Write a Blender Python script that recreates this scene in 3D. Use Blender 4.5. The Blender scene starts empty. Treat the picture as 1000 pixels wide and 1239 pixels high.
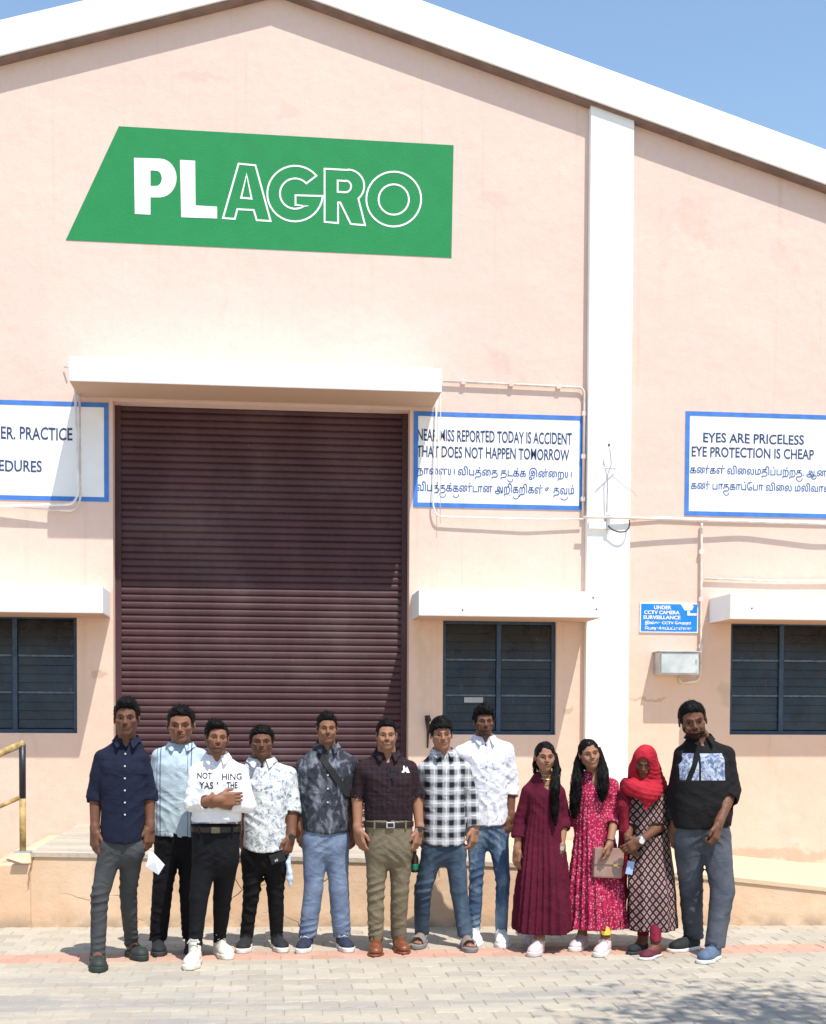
import bpy, bmesh, math, random
import numpy as np
from mathutils import Matrix, Vector

random.seed(7)
RNG = np.random.default_rng(11)
SC = bpy.context.scene
COL = SC.collection

# ------------------------------------------------------------------ camera
FPX, YAW, PITCH, ROLL, HY, CAMZ = 1650.0, 6.2, 2.1, 0.3, 862.4, 1.59
_a, _p, _r = map(math.radians, (YAW, PITCH, ROLL))
FWD = np.array([math.sin(_a)*math.cos(_p), math.cos(_a)*math.cos(_p), -math.sin(_p)])
_rt = np.array([math.cos(_a), -math.sin(_a), 0.0]); _up = np.cross(_rt, FWD)
RGT = _rt*math.cos(_r) + _up*math.sin(_r); UPV = -_rt*math.sin(_r) + _up*math.cos(_r)
PCX, PCY = 500.0, HY + FPX*math.tan(_p)
CAM = np.array([0.0, 0.0, CAMZ])

def at(x, y, Y):
    """point of the place seen at reference pixel (x, y) on the plane at distance Y"""
    d = FWD*FPX + RGT*(x-PCX) - UPV*(y-PCY)
    return CAM + d*(Y/d[1])

def gnd(x, y, z=0.0):
    d = FWD*FPX + RGT*(x-PCX) - UPV*(y-PCY)
    return CAM + d*((z-CAMZ)/d[2])

cam_d = bpy.data.cameras.new('camera'); cam = bpy.data.objects.new('camera', cam_d); COL.objects.link(cam)
M = Matrix(((RGT[0], UPV[0], -FWD[0], 0), (RGT[1], UPV[1], -FWD[1], 0), (RGT[2], UPV[2], -FWD[2], CAMZ), (0, 0, 0, 1)))
cam.matrix_world = M
cam_d.sensor_fit = 'AUTO'; cam_d.sensor_width = 36.0
cam_d.lens = FPX/1239.0*36.0
cam_d.shift_x = 0.0
cam_d.shift_y = (PCY-619.5)/1239.0
cam_d.clip_start = 0.05; cam_d.clip_end = 3000
SC.camera = cam

# ------------------------------------------------------------------ light
SUNV = Vector((-0.27, 0.57, -1.22)).normalized()       # the way the light travels
elev = math.asin(-SUNV.z)
world = bpy.data.worlds.new('World'); SC.world = world; world.use_nodes = True
nt = world.node_tree; nt.nodes.clear()
wo = nt.nodes.new('ShaderNodeOutputWorld'); bg = nt.nodes.new('ShaderNodeBackground')
sky = nt.nodes.new('ShaderNodeTexSky'); sky.sky_type = 'NISHITA'; sky.sun_disc = False
sky.sun_elevation = elev
sky.sun_rotation = math.atan2(-SUNV.x, -SUNV.y)        # azimuth from +Y, clockwise
sky.air_density = 1.4; sky.dust_density = 0.35; sky.ozone_density = 2.6; sky.altitude = 0
bg.inputs['Strength'].default_value = 0.15
nt.links.new(sky.outputs[0], bg.inputs[0]); nt.links.new(bg.outputs[0], wo.inputs[0])
sl = bpy.data.lights.new('sun', 'SUN'); sl.energy = 4.3; sl.angle = math.radians(0.5); sl.color = (1.0, 0.955, 0.89)
so = bpy.data.objects.new('sun', sl); COL.objects.link(so)
so.rotation_mode = 'QUATERNION'; so.rotation_quaternion = SUNV.to_track_quat('-Z', 'Y'); so.location = (4, -6, 12)
SC.view_settings.view_transform = 'Standard'; SC.view_settings.look = 'None'
SC.view_settings.exposure = 0.38; SC.view_settings.gamma = 1.0
SC.view_settings.use_curve_mapping = False
SC.render.engine = 'CYCLES'
SC.cycles.max_bounces = 6; SC.cycles.diffuse_bounces = 4

# ------------------------------------------------------------------ materials
class NB:
    """small node builder"""
    def __init__(s, name):
        s.m = bpy.data.materials.new(name); s.m.use_nodes = True; s.t = s.m.node_tree; s.t.nodes.clear()
        s.out = s.n('OutputMaterial'); s.b = s.n('BsdfPrincipled'); s.l(s.b.outputs[0], s.out.inputs[0])
    def n(s, t, **kw):
        x = s.t.nodes.new('ShaderNode'+t)
        for k, v in kw.items(): setattr(x, k, v)
        return x
    def l(s, a, b): s.t.links.new(a, b)
    def set(s, sock, v):
        if hasattr(v, 'is_output'): s.l(v, sock)
        elif isinstance(v, (tuple, list)) and len(v) == 3 and sock.type == 'RGBA': sock.default_value = (*v, 1)
        else: sock.default_value = v
    def coord(s, kind='Object'):
        if kind == 'Position': return s.n('NewGeometry').outputs['Position']
        return s.n('TexCoord').outputs[kind]
    def noise(s, vec, scale, detail=4, rough=.55, stretch=None, dist=0):
        if stretch:
            mp = s.n('Mapping'); s.l(vec, mp.inputs[0]); mp.inputs['Scale'].default_value = stretch; vec = mp.outputs[0]
        x = s.n('TexNoise'); s.l(vec, x.inputs['Vector']); x.inputs['Scale'].default_value = scale
        x.inputs['Detail'].default_value = detail; x.inputs['Roughness'].default_value = rough
        x.inputs['Distortion'].default_value = dist
        return x.outputs['Fac']
    def math(s, op, a, b=0.0, c=0.0):
        x = s.n('Math', operation=op)
        for i, v in enumerate((a, b, c)): s.set(x.inputs[i], v)
        return x.outputs[0]
    def rng(s, v, a, b, c=0.0, d=1.0, smooth=True):
        x = s.n('MapRange'); x.interpolation_type = 'SMOOTHSTEP' if smooth else 'LINEAR'
        for i, q in enumerate((v, a, b, c, d)): s.set(x.inputs[i], q)
        return x.outputs[0]
    def mix(s, f, a, b, mode='MIX'):
        x = s.n('Mix', data_type='RGBA', blend_type=mode)
        s.set(x.inputs['Factor'], f); s.set(x.inputs[6], a); s.set(x.inputs[7], b)
        return x.outputs[2]
    def xyz(s, vec):
        x = s.n('SeparateXYZ'); s.l(vec, x.inputs[0]); return x.outputs
    def bump(s, h, dist=.01, strength=1.0, prev=None):
        x = s.n('Bump'); x.inputs['Distance'].default_value = dist; x.inputs['Strength'].default_value = strength
        s.l(h, x.inputs['Height'])
        if prev is not None: s.l(prev, x.inputs['Normal'])
        return x.outputs[0]
    def fin(s, col, rough=.8, nrm=None, metal=0.0, spec=.4, sheen=0.0):
        s.set(s.b.inputs['Base Color'], col); s.set(s.b.inputs['Roughness'], rough)
        s.b.inputs['Metallic'].default_value = metal; s.b.inputs['Specular IOR Level'].default_value = spec
        if sheen: s.b.inputs['Sheen Weight'].default_value = sheen
        if nrm is not None: s.l(nrm, s.b.inputs['Normal'])
        return s.m

_mc = {}
def mat(name, col, rough=.8, var=.12, vs=4, bs=60, bd=.002, metal=0.0, spec=.4, kind='Object'):
    if name in _mc: return _mc[name]
    b = NB(name); v = b.coord(kind)
    n = b.noise(v, vs); lo = tuple(c*(1-var) for c in col); hi = tuple(min(1, c*(1+var)) for c in col)
    c = b.mix(b.rng(n, .35, .65), lo, hi)
    nr = b.bump(b.noise(v, bs, 3), bd) if bd else None
    _mc[name] = b.fin(c, rough, nr, metal, spec); return _mc[name]

def cloth(name, col, var=.1, rough=.88, sheen=.0, weave=700, bd=.0006):
    if name in _mc: return _mc[name]
    b = NB(name); v = b.coord()
    if callable(col): c = col(b, v)
    else: c = col
    n = b.noise(v, 9, 3); c = b.mix(b.rng(n, .3, .7, 0, 1), c, b.mix(1.0, c, (1-var*1.6,)*3, 'MULTIPLY'))
    h = b.math('ABSOLUTE', b.math('SUBTRACT', b.noise(v, 6, 3, .5, (1, 1, 1.5), .7), .5)); nr = b.bump(h, .035, .5)
    nr = b.bump(b.noise(v, 30, 4, .6, dist=.4), .006, .3, nr); nr = b.bump(b.noise(v, weave, 1), bd, .5, nr)
    _mc[name] = b.fin(c, rough, nr, 0, .25, sheen); return _mc[name]

# ------------------------------------------------------------------ objects
def tag(o, label=None, cat=None, group=None, kind=None):
    if label: o['label'] = label
    if cat: o['category'] = cat
    if group: o['group'] = group
    if kind: o['kind'] = kind
    return o

def empty(name, loc=(0, 0, 0), parent=None):
    o = bpy.data.objects.new(name, None); COL.objects.link(o); o.location = loc; o.parent = parent
    o.empty_display_size = .1
    return o

def link(name, me, m, parent=None, loc=(0, 0, 0), smooth=False, rot=None):
    if m is not None and not me.materials: me.materials.append(m)
    if smooth:
        me.polygons.foreach_set('use_smooth', [True]*len(me.polygons))
    o = bpy.data.objects.new(name, me); COL.objects.link(o); o.parent = parent; o.location = loc
    if rot: o.rotation_euler = rot
    return o

class MB:
    """collects simple solids, then links them as one mesh"""
    def __init__(s): s.v = []; s.f = []; s.o = 0
    def add(s, vs, fs):
        n = len(s.v); s.v += [tuple(map(float, v)) for v in vs]; s.f += [tuple(i+n for i in f) for f in fs]; return s
    def box(s, x0, x1, y0, y1, z0, z1, bev=0.0):
        if bev:
            bm = bmesh.new(); bmesh.ops.create_cube(bm, size=1)
            for v in bm.verts: v.co = Vector(((x0+x1)/2+v.co.x*(x1-x0), (y0+y1)/2+v.co.y*(y1-y0), (z0+z1)/2+v.co.z*(z1-z0)))
            bmesh.ops.bevel(bm, geom=bm.edges[:], offset=bev, segments=2, affect='EDGES', profile=.5)
            bm.verts.index_update(); s.add([v.co for v in bm.verts], [[v.index for v in f.verts] for f in bm.faces]); bm.free(); return s
        return s.add([(x, y, z) for x in (x0, x1) for y in (y0, y1) for z in (z0, z1)],
                     [(0, 1, 3, 2), (4, 6, 7, 5), (0, 4, 5, 1), (2, 3, 7, 6), (0, 2, 6, 4), (1, 5, 7, 3)])
    def prism(s, pts, y0, y1):
        """pts: (x, z) outline, anticlockwise from the front"""
        n = len(pts)
        vs = [(x, y0, z) for x, z in pts]+[(x, y1, z) for x, z in pts]
        fs = [tuple(range(n)), tuple(range(2*n-1, n-1, -1))]+[(i, i+n, (i+1) % n+n, (i+1) % n) for i in range(n)]
        return s.add(vs, fs)
    def tube(s, pts, r, seg=8, cap=True):
        pts = [Vector(p) for p in pts]; n = len(pts)
        rr = r if hasattr(r, '__len__') else [r]*n
        t = (pts[1]-pts[0]).normalized(); u = t.orthogonal().normalized(); vs = []
        for i, p in enumerate(pts):
            t2 = ((pts[min(i+1, n-1)]-pts[max(i-1, 0)])).normalized()
            u = (u-t2*u.dot(t2)).normalized(); w = t2.cross(u)
            for k in range(seg):
                a = 2*math.pi*k/seg; vs.append(p+(u*math.cos(a)+w*math.sin(a))*rr[i])
        fs = [(i*seg+k, i*seg+(k+1) % seg, (i+1)*seg+(k+1) % seg, (i+1)*seg+k) for i in range(n-1) for k in range(seg)]
        if cap: fs += [tuple(range(seg-1, -1, -1)), tuple(range((n-1)*seg, n*seg))]
        return s.add(vs, fs)
    def mesh(s, name='mesh'):
        me = bpy.data.meshes.new(name); me.from_pydata(s.v, [], s.f); me.update(); return me
    def build(s, name, m, parent=None, smooth=False, loc=(0, 0, 0), bevel=0, rot=None):
        me = s.mesh(name)
        if s.v and not bevel:
            bm = bmesh.new(); bm.from_mesh(me); bmesh.ops.recalc_face_normals(bm, faces=bm.faces[:]); bm.to_mesh(me); bm.free()
        if bevel:
            bm = bmesh.new(); bm.from_mesh(me); bmesh.ops.recalc_face_normals(bm, faces=bm.faces[:])
            bmesh.ops.bevel(bm, geom=[e for e in bm.edges if len(e.link_faces) == 2 and e.calc_face_angle() > .5], offset=bevel, segments=2, affect='EDGES', profile=.6)
            bm.to_mesh(me); bm.free()
        return link(name, me, m, parent, loc, smooth, rot)

def bendpath(pts, r=.04, n=5):
    """round the corners of a polyline"""
    pts = [Vector(p) for p in pts]; out = [pts[0]]
    for i in range(1, len(pts)-1):
        a, b, c = pts[i-1], pts[i], pts[i+1]
        d1 = (a-b); d2 = (c-b); k = min(r, d1.length*.45, d2.length*.45)
        p, q = b+d1.normalized()*k, b+d2.normalized()*k
        for j in range(n+1):
            t = j/n; out.append(p*(1-t)**2+b*2*t*(1-t)+q*t*t)
    out.append(pts[-1]); return out

# ------------------------------------------------------------------ colours of the place
def wall_mat():
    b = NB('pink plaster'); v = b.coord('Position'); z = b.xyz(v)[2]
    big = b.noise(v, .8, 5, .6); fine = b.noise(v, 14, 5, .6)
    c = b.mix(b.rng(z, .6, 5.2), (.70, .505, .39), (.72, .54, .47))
    c = b.mix(b.rng(big, .42, .68, 0, .5), c, (.76, .59, .50))
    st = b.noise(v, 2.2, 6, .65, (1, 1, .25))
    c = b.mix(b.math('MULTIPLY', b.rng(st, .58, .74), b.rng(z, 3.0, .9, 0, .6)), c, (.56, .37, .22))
    pat = b.noise(v, 1.1, 6, .7, (1, 1, .55), dist=.4)
    c = b.mix(b.math('MULTIPLY', b.rng(pat, .58, .66), .55), c, (.64, .47, .39))
    c = b.mix(b.rng(fine, .4, .75, 0, .16), c, (.60, .42, .30))
    run = b.noise(v, 3.0, 4, .6, (3.2, 1, .07))
    c = b.mix(b.math('MULTIPLY', b.rng(run, .58, .76), .34), c, (.50, .36, .27))
    wn = b.n('TexNoise'); b.l(v, wn.inputs['Vector']); wn.inputs['Scale'].default_value = 6; wn.inputs['Detail'].default_value = 5
    sc = b.n('VectorMath', operation='SCALE'); b.l(wn.outputs['Color'], sc.inputs[0]); sc.inputs['Scale'].default_value = .30
    wv = b.n('VectorMath', operation='ADD'); b.l(v, wv.inputs[0]); b.l(sc.outputs[0], wv.inputs[1])
    # stains and bare patches with places of their own: (reference point, half width, half height, colour, strength)
    for (x, y, hw_, hh_, cc, stg) in ((750, 852, .05, .05, (.40, .24, .14), .7), (788, 843, .16, .018, (.52, .33, .20), .7), (874, 838, .07, .10, (.52, .40, .30), .6), (752, 880, .03, .12, (.60, .36, .10), .6), (690, 862, .04, .02, (.5, .36, .25), .7),
                                      (118, 815, .05, .03, (.52, .34, .25), .6), (510, 800, .05, .35, (.60, .46, .32), .5), (640, 1010, .5, .03, (.45, .30, .18), .4), (930, 1035, .6, .05, (.46, .31, .19), .5), (240, 95, .22, .03, (.62, .45, .38), .5), (350, 135, .12, .05, (.62, .45, .38), .4), (600, 240, .15, .05, (.63, .46, .39), .4)):
        p_ = at(x, y, 12.7); mp = b.n('Mapping'); mp.vector_type = 'TEXTURE'; mp.inputs['Location'].default_value = (p_[0]+.15, p_[1]+.15, p_[2]+.15); mp.inputs['Scale'].default_value = (hw_*1.5, 50, hh_*1.5)
        b.l(wv.outputs[0], mp.inputs[0]); ln_ = b.n('VectorMath', operation='LENGTH'); b.l(mp.outputs[0], ln_.inputs[0])
        c = b.mix(b.rng(ln_.outputs['Value'], 1.0, .55, 0, stg), c, cc)
    h = b.bump(b.noise(v, 2.2, 4), .03, .6); h = b.bump(b.noise(v, 70, 4, .65), .003, .7, h)
    return b.fin(c, .92, h, 0, .2)

def white_mat():
    b = NB('white paint'); v = b.coord('Position')
    n = b.noise(v, 2.5, 5, .6); f = b.noise(v, 9, 5, .7, (1, 1, .3))
    c = b.mix(b.rng(n, .35, .7), (.80, .79, .76), (.86, .855, .84))
    c = b.mix(b.rng(f, .62, .75, 0, .35), c, (.52, .46, .40))
    h = b.bump(b.noise(v, 50, 4), .003, .6)
    return b.fin(c, .8, h, 0, .3)

def plinth_mat():
    b = NB('ochre plaster'); v = b.coord('Position'); z = b.xyz(v)[2]
    n = b.noise(v, 1.3, 6, .65); c = b.mix(b.rng(n, .4, .65), (.68, .45, .285), (.74, .545, .38))
    s = b.noise(v, 4, 6, .7, (1, 1, .35))
    c = b.mix(b.rng(s, .58, .74, 0, .6), c, (.43, .27, .15))
    ch = b.noise(v, 3.1, 5, .72, (1, 1, .8), dist=.8)
    c = b.mix(b.rng(ch, .68, .70, 0, .55), c, (.66, .48, .33))
    c = b.mix(b.math('MULTIPLY', b.rng(z, .13, .0), b.rng(b.noise(v, 6, 5), .35, .6, 0, .8)), c, (.36, .27, .19))
    # hair cracks
    w = b.n('TexVoronoi', feature='DISTANCE_TO_EDGE'); wv = b.n('VectorMath', operation='ADD'); b.l(v, wv.inputs[0])
    nn = b.n('TexNoise'); b.l(v, nn.inputs['Vector']); nn.inputs['Scale'].default_value = 3
    sc = b.n('VectorMath', operation='SCALE'); b.l(nn.outputs['Color'], sc.inputs[0]); sc.inputs['Scale'].default_value = .5
    b.l(sc.outputs[0], wv.inputs[1]); mp = b.n('Mapping'); mp.inputs['Scale'].default_value = (.5, .7, 1.1); b.l(wv.outputs[0], mp.inputs[0])
    b.l(mp.outputs[0], w.inputs['Vector']); w.inputs['Scale'].default_value = 1.3
    crack = b.math('MULTIPLY', b.rng(w.outputs['Distance'], .0055, .0), b.rng(b.noise(v, 1.7, 3), .50, .58))
    c = b.mix(b.math('MULTIPLY', crack, .6), c, (.30, .18, .10))
    h = b.bump(b.math('SUBTRACT', b.noise(v, 3, 5), crack), .02, .7); h = b.bump(b.noise(v, 60, 4), .003, .7, h)
    return b.fin(c, .95, h, 0, .2)

def paver_mat(name, c0, c1, island, pale=.5):
    b = NB(name); v = b.coord('Position'); y = b.xyz(v)[1]
    rnd = b.n('NewGeometry').outputs['Random Per Island'] if island else b.n('ObjectInfo').outputs['Random']
    c = b.mix(rnd, c0, c1)
    band = b.noise(v, 1.2, 5, .6, (.35, 3.2, 1)); blot = b.noise(v, 1.4, 5, .65)
    c = b.mix(b.math('MULTIPLY', b.rng(band, .42, .62), b.rng(y, 8.7, 7.4, .15, .85)), c, (.29, .275, .26))
    c = b.mix(b.rng(blot, .42, .7, 0, pale), c, (.50, .42, .315))
    c = b.mix(b.rng(b.noise(v, 45, 5, .7), .45, .75, 0, .35), c, (.27, .24, .20))
    h = b.bump(b.noise(v, 120, 4, .7), .003, .7)
    return b.fin(c, .95, h, 0, .15)

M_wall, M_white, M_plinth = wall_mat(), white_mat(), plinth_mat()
M_green = mat('green sign paint', (.010, .225, .066), .75, .03, 6, 60, .002)
M_swhite = mat('sign white paint', (.83, .83, .83), .75, .03, 3, 50, .002)
M_sblue = mat('sign blue paint', (.055, .19, .56), .7, .10, 9, 50, .002)
M_ink = mat('navy letter paint', (.028, .055, .15), .7, .25, 25, 50, .001)
M_tink = mat('blue letter paint', (.032, .10, .30), .7, .2, 25, 50, .001)
M_frame = mat('blue window paint', (.030, .060, .105), .55, .2, 12, 60, .001)
M_sky_blue = mat('blue plate print', (.01, .22, .72), .4, .05, 9, 60, .0)
M_pipe = mat('painted conduit', (.70, .60, .53), .6, .12, 9, 60, .001)
M_pipew = mat('white conduit', (.76, .74, .72), .55, .1, 9, 60, .001)
M_black = mat('black plastic', (.018, .018, .020), .45, .2, 9, 60, .0005)
M_steel = mat('galvanised steel', (.50, .52, .54), .42, .15, 7, 60, .001, .55)
M_soffit = mat('brown soffit', (.20, .13, .105), .85, .15, 5, 60, .002)

WY = 12.7     # distance of the facade
def wx(x, y, Y=WY): return float(at(x, y, Y)[0])
def wz(x, y, Y=WY): return float(at(x, y, Y)[2])

# ------------------------------------------------------------------ ground
gm = NB('sandy ground'); v = gm.coord('Position')
c = gm.mix(gm.rng(gm.noise(v, .7, 6), .35, .65), (.40, .34, .26), (.47, .40, .31))
c = gm.mix(gm.rng(gm.noise(v, 60, 4), .4, .7, 0, .5), c, (.24, .20, .15))
M_ground = gm.fin(c, .97, gm.bump(gm.noise(v, 40, 5), .01, .6), 0, .1)
g = MB(); g.add([(-400, -400, 0), (400, -400, 0), (400, 600, 0), (-400, 600, 0)], [(0, 1, 2, 3)])
tag(g.build('ground', M_ground, loc=(0, 0, -.0045)), kind='structure')

PX, PYY, AMP = .2, .1625, .010
def paver_outline(cx, cy, g=.0023):
    xs = [-.1+g, -.05, 0, .05, .1-g]
    f = lambda i: AMP if i % 2 else -AMP
    lo = [(cx+x, cy-PYY/2+g+f(i)) for i, x in enumerate(xs)]
    hi = [(cx+x, cy+PYY/2-g+f(i)) for i, x in enumerate(xs)]
    return lo+hi[::-1]
def paver_geo(cx, cy, z=0.0, tilt=(0, 0)):
    o = paver_outline(cx, cy); n = len(o); vs = []
    zz = lambda x, y: z+tilt[0]*(x-cx)+tilt[1]*(y-cy)
    for (x, y) in o: vs.append((x, y, z-.03))
    for (x, y) in o: vs.append((x, y, zz(x, y)-.005))
    for (x, y) in o: vs.append((cx+(x-cx)*.94, cy+(y-cy)*.925, zz(x, y)))
    fs = [(i, (i+1) % n, (i+1) % n+n, i+n) for i in range(n)]+[(i+n, (i+1) % n+n, (i+1) % n+2*n, i+2*n) for i in range(n)]
    h = n//2
    fs += [(2*n+i, 2*n+i+1, 2*n+n-2-i, 2*n+n-1-i) for i in range(h-1)]
    return vs, fs
PM_a = paver_mat('grey paver', (.40, .350, .275), (.49, .435, .345), False); PM_b = paver_mat('grey paver field', (.40, .350, .275), (.49, .435, .345), True)
PR_a = paver_mat('red paver', (.50, .27, .19), (.57, .33, .24), False, .25); PR_b = paver_mat('red paver field', (.50, .27, .19), (.57, .33, .24), True, .25)
pav = empty('paving'); tag(pav, kind='structure')
Y_END = 10.22
rows = int((Y_END-2.5)/PYY)
cells = []
for r in range(rows):
    cy = Y_END-PYY*(r+.5)
    for k in range(-40, 50):
        cx = k*PX+(PX/2 if r % 2 else 0)
        cells.append((cx, cy, r))
def seen(cx, cy):
    d = np.array([cx, cy, 0])-CAM; zc = d@FWD
    x = PCX+FPX*(d@RGT)/zc; y = PCY-FPX*(d@UPV)/zc
    return -12 < x < 1012 and y < 1248
vis = [c for c in cells if c[1] > 5 and seen(c[0], c[1])]
vis.sort(key=lambda c: c[1]); near = set(vis[:300])
base_me = []
for i in range(6):
    vs, fs = paver_geo(0, 0, 0, (random.uniform(-.012, .012), random.uniform(-.012, .012)))
    for red in (0, 1):
        me = bpy.data.meshes.new('paver'); me.from_pydata(vs, [], fs); me.materials.append(PR_a if red else PM_a); base_me.append(me)
fa, fr = MB(), MB()
for c in cells:
    red = 8.78 < c[1] < 9.12
    z = random.uniform(-.002, .002)
    if c in near:
        o = bpy.data.objects.new('paver', base_me[random.randrange(6)*2+int(red)]); COL.objects.link(o); o.parent = pav; o.location = (c[0], c[1], z)
    elif -6 < c[0] < 8:
        (fr if red else fa).add(*paver_geo(c[0], c[1], z, (random.uniform(-.01, .01), random.uniform(-.01, .01))))
o = fa.build('paver_field', PM_b, pav); tag(o, kind='stuff')
o = fr.build('red_paver_row', PR_b, pav); tag(o, kind='stuff')

# ------------------------------------------------------------------ loading platform with a ramp down to the right
prof = [(-30, 1032), (140, 1033), (330, 1036), (500, 1040), (640, 1045), (760, 1052), (885, 1061.5), (1000, 1074), (1150, 1090), (1500, 1122)]
def plinth_y(x): return float(np.interp(x, [0, 1000], [1122.5, 1119.5]))
front = []
for x, y in prof:
    b = gnd(x, plinth_y(x)); zt = at(x, y, b[1])[2]; front.append((b[0], b[1], max(.03, float(zt))))
front[0] = (wx(34, 1032, 10.1), front[0][1], front[0][2])
front[-1] = (front[-1][0], front[-1][1], .03)
pl = MB(); n = len(front); vs = []
for X, Y, Z in front: vs += [(X, Y, -.05), (X, Y, Z-.035), (X, Y+.0, Z), (X*1.0, WY+.05, max(.02, Z-.03*(Z < .5)))]
fs = []
for i in range(n-1):
    a, b = i*4, (i+1)*4
    fs += [(a, b, b+1, a+1), (a+1, b+1, b+2, a+2), (a+2, b+2, b+3, a+3)]
fs += [(0, 1, 2, 3), ((n-1)*4+3, (n-1)*4+2, (n-1)*4+1, (n-1)*4)]
pl.add(vs, fs)
cm = NB('worn concrete'); v = cm.coord('Position')
c = cm.mix(cm.rng(cm.noise(v, 2.0, 6, .65, (.4, 2, 1)), .35, .65), (.42, .37, .31), (.55, .47, .36))
c = cm.mix(cm.rng(cm.noise(v, 30, 5), .45, .7, 0, .4), c, (.30, .25, .2))
xr = cm.xyz(v)[0]; c = cm.mix(cm.rng(xr, 1.2, 2.6), c, (.66, .50, .33))
M_conc = cm.fin(c, .95, cm.bump(cm.noise(v, 60, 5), .004, .6), 0, .2)
platform = empty('loading_platform', (front[0][0], 10.1, 0)); tag(platform, 'ochre plastered loading platform with cracked front below the roller shutter, ramping down to the right', 'platform')
pb = pl.build('front_wall', M_plinth, platform); pb.location = (-front[0][0], -10.1, 0)
sl_ = MB(); vs = []
for X, Y, Z in front: vs += [(X, Y-.012, Z+.002), (X, Y-.012, Z-.03), (X, WY+.04, max(.02, Z-.03*(Z < .5))+.004)]
fs = []
for i in range(n-1):
    a, b = i*3, (i+1)*3; fs += [(a, b, b+2, a+2), (a+1, b+1, b, a)]
sl_.add(vs, fs); ob = sl_.build('top_slab', M_conc, platform); ob.location = (-front[0][0], -10.1, 0)
# flight going down to the left of the platform
X0 = front[0][0]
for i in range(5):
    z = .55-.11*(i+1)
    if z < .02: break
    ob = MB().box(X0-.25*(i+1), X0-.25*i-.001, front[0][1]+.002, WY-.01, -.05, z+.02).build('step', M_plinth, platform, bevel=.008); ob.location = (-front[0][0], -10.1, 0)

# ------------------------------------------------------------------ the warehouse
FYf = WY-.135                       # front of the gable fascia
def ln(p, q, Y): 
    a, b = at(*p, Y), at(*q, Y); m = (b[2]-a[2])/(b[0]-a[0]); return m, a[2]-m*a[0]
LL, RL = ln((0, 67), (270, 0), FYf), ln((500, 42.5), (1000, 222.5), FYf)
LU, RU = ln((0, 24), (100, 0.5), FYf), ln((510, 0), (1000, 181), FYf)
def cross(A, B): x = (B[1]-A[1])/(A[0]-B[0]); return x, A[0]*x+A[1]
ax, az = cross(LL, RL); ux, uz = cross(LU, RU)
XL, XR = -9.5, 10.5
print('gable', LL, RL, LU, RU, ax, az, ux, uz)
house = empty('warehouse', (ax, WY, 0)); tag(house, 'pale pink plastered warehouse with white gable fascia and tall brown roller shutter', 'building')
def H(ob): ob.parent = house; ob.location = (ob.location.x-ax, ob.location.y-WY, ob.location.z); return ob
up = .22
wall_pts = [(XL, -.05), (XR, -.05), (XR, RL[0]*XR+RL[1]+up), (ax, az+up), (XL, LL[0]*XL+LL[1]+up)]
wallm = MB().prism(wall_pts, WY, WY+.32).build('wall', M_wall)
# openings  (x0, x1, z0, z1)
dx0, dx1 = wx(137, 640), wx(495.5, 690); dz0, dz1 = .42, wz(300, 490)
winpx = [(-128, 93.5, 743.5, 887), (536, 673, 750.5, 889), (884, 1105, 752, 889)]
wins = []
for x0, x1, y0, y1 in winpx:
    xm = (x0+x1)/2 if x0 > 0 and x1 < 1000 else (x1-40 if x0 < 0 else x0+60)
    wins.append((wx(x0, 820), wx(x1, 820), wz(xm, y1), wz(xm, y0)))
cut = MB()
cut.box(dx0, dx1, WY-.5, WY+1, dz0, dz1)
for w in wins: cut.box(w[0], w[1], WY-.5, WY+1, w[2], w[3])
co = cut.build('cutter', None)
bo = wallm.modifiers.new('b', 'BOOLEAN'); bo.operation = 'DIFFERENCE'; bo.solver = 'EXACT'; bo.object = co
dg = bpy.context.evaluated_depsgraph_get(); me = bpy.data.meshes.new_from_object(wallm.evaluated_get(dg)); wallm.modifiers.clear(); wallm.data = me
bpy.data.objects.remove(co)
H(wallm)
# fascia and roof
def slab_line(A, B, x0, x1): return [(x0, A[0]*x0+A[1]), (x1, A[0]*x1+A[1]), (x1, B[0]*x1+B[1]), (x0, B[0]*x0+B[1])]
H(MB().prism([(XL-.3, LL[0]*(XL-.3)+LL[1]), (ax, az), (ux, uz), (XL-.3, LU[0]*(XL-.3)+LU[1])], FYf, WY+.02).build('fascia', M_white, bevel=.006))
H(MB().prism([(ax, az), (XR+.3, RL[0]*(XR+.3)+RL[1]), (XR+.3, RU[0]*(XR+.3)+RU[1]), (ux, uz)], FYf, WY+.02).build('fascia', M_white, bevel=.006))
for (A, x0, x1) in ((LL, XL, ax), (RL, ax, XR)):
    H(MB().prism([(x0, A[0]*x0+A[1]-.028), (x1, A[0]*x1+A[1]-.028), (x1, A[0]*x1+A[1]+.0), (x0, A[0]*x0+A[1]+.0)], FYf+.022, WY-.001).build('soffit_strip', M_soffit))
for (U, x0, x1) in ((LU, XL-.3, ux), (RU, ux, XR+.3)):
    H(MB().prism([(x0, U[0]*x0+U[1]-.12), (x1, U[0]*x1+U[1]-.12), (x1, U[0]*x1+U[1]-.03), (x0, U[0]*x0+U[1]-.03)], WY+.021, WY+16).build('roof', M_steel))
# side and back walls
for x0, x1 in ((XL, XL+.3), (XR-.3, XR)):
    A = LL if x0 < 0 else RL; xm = x0 if x0 < 0 else x1
    H(MB().box(x0, x1, WY+.325, WY+16, -.05, A[0]*xm+A[1]+.02).build('side_wall', M_wall))
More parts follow.
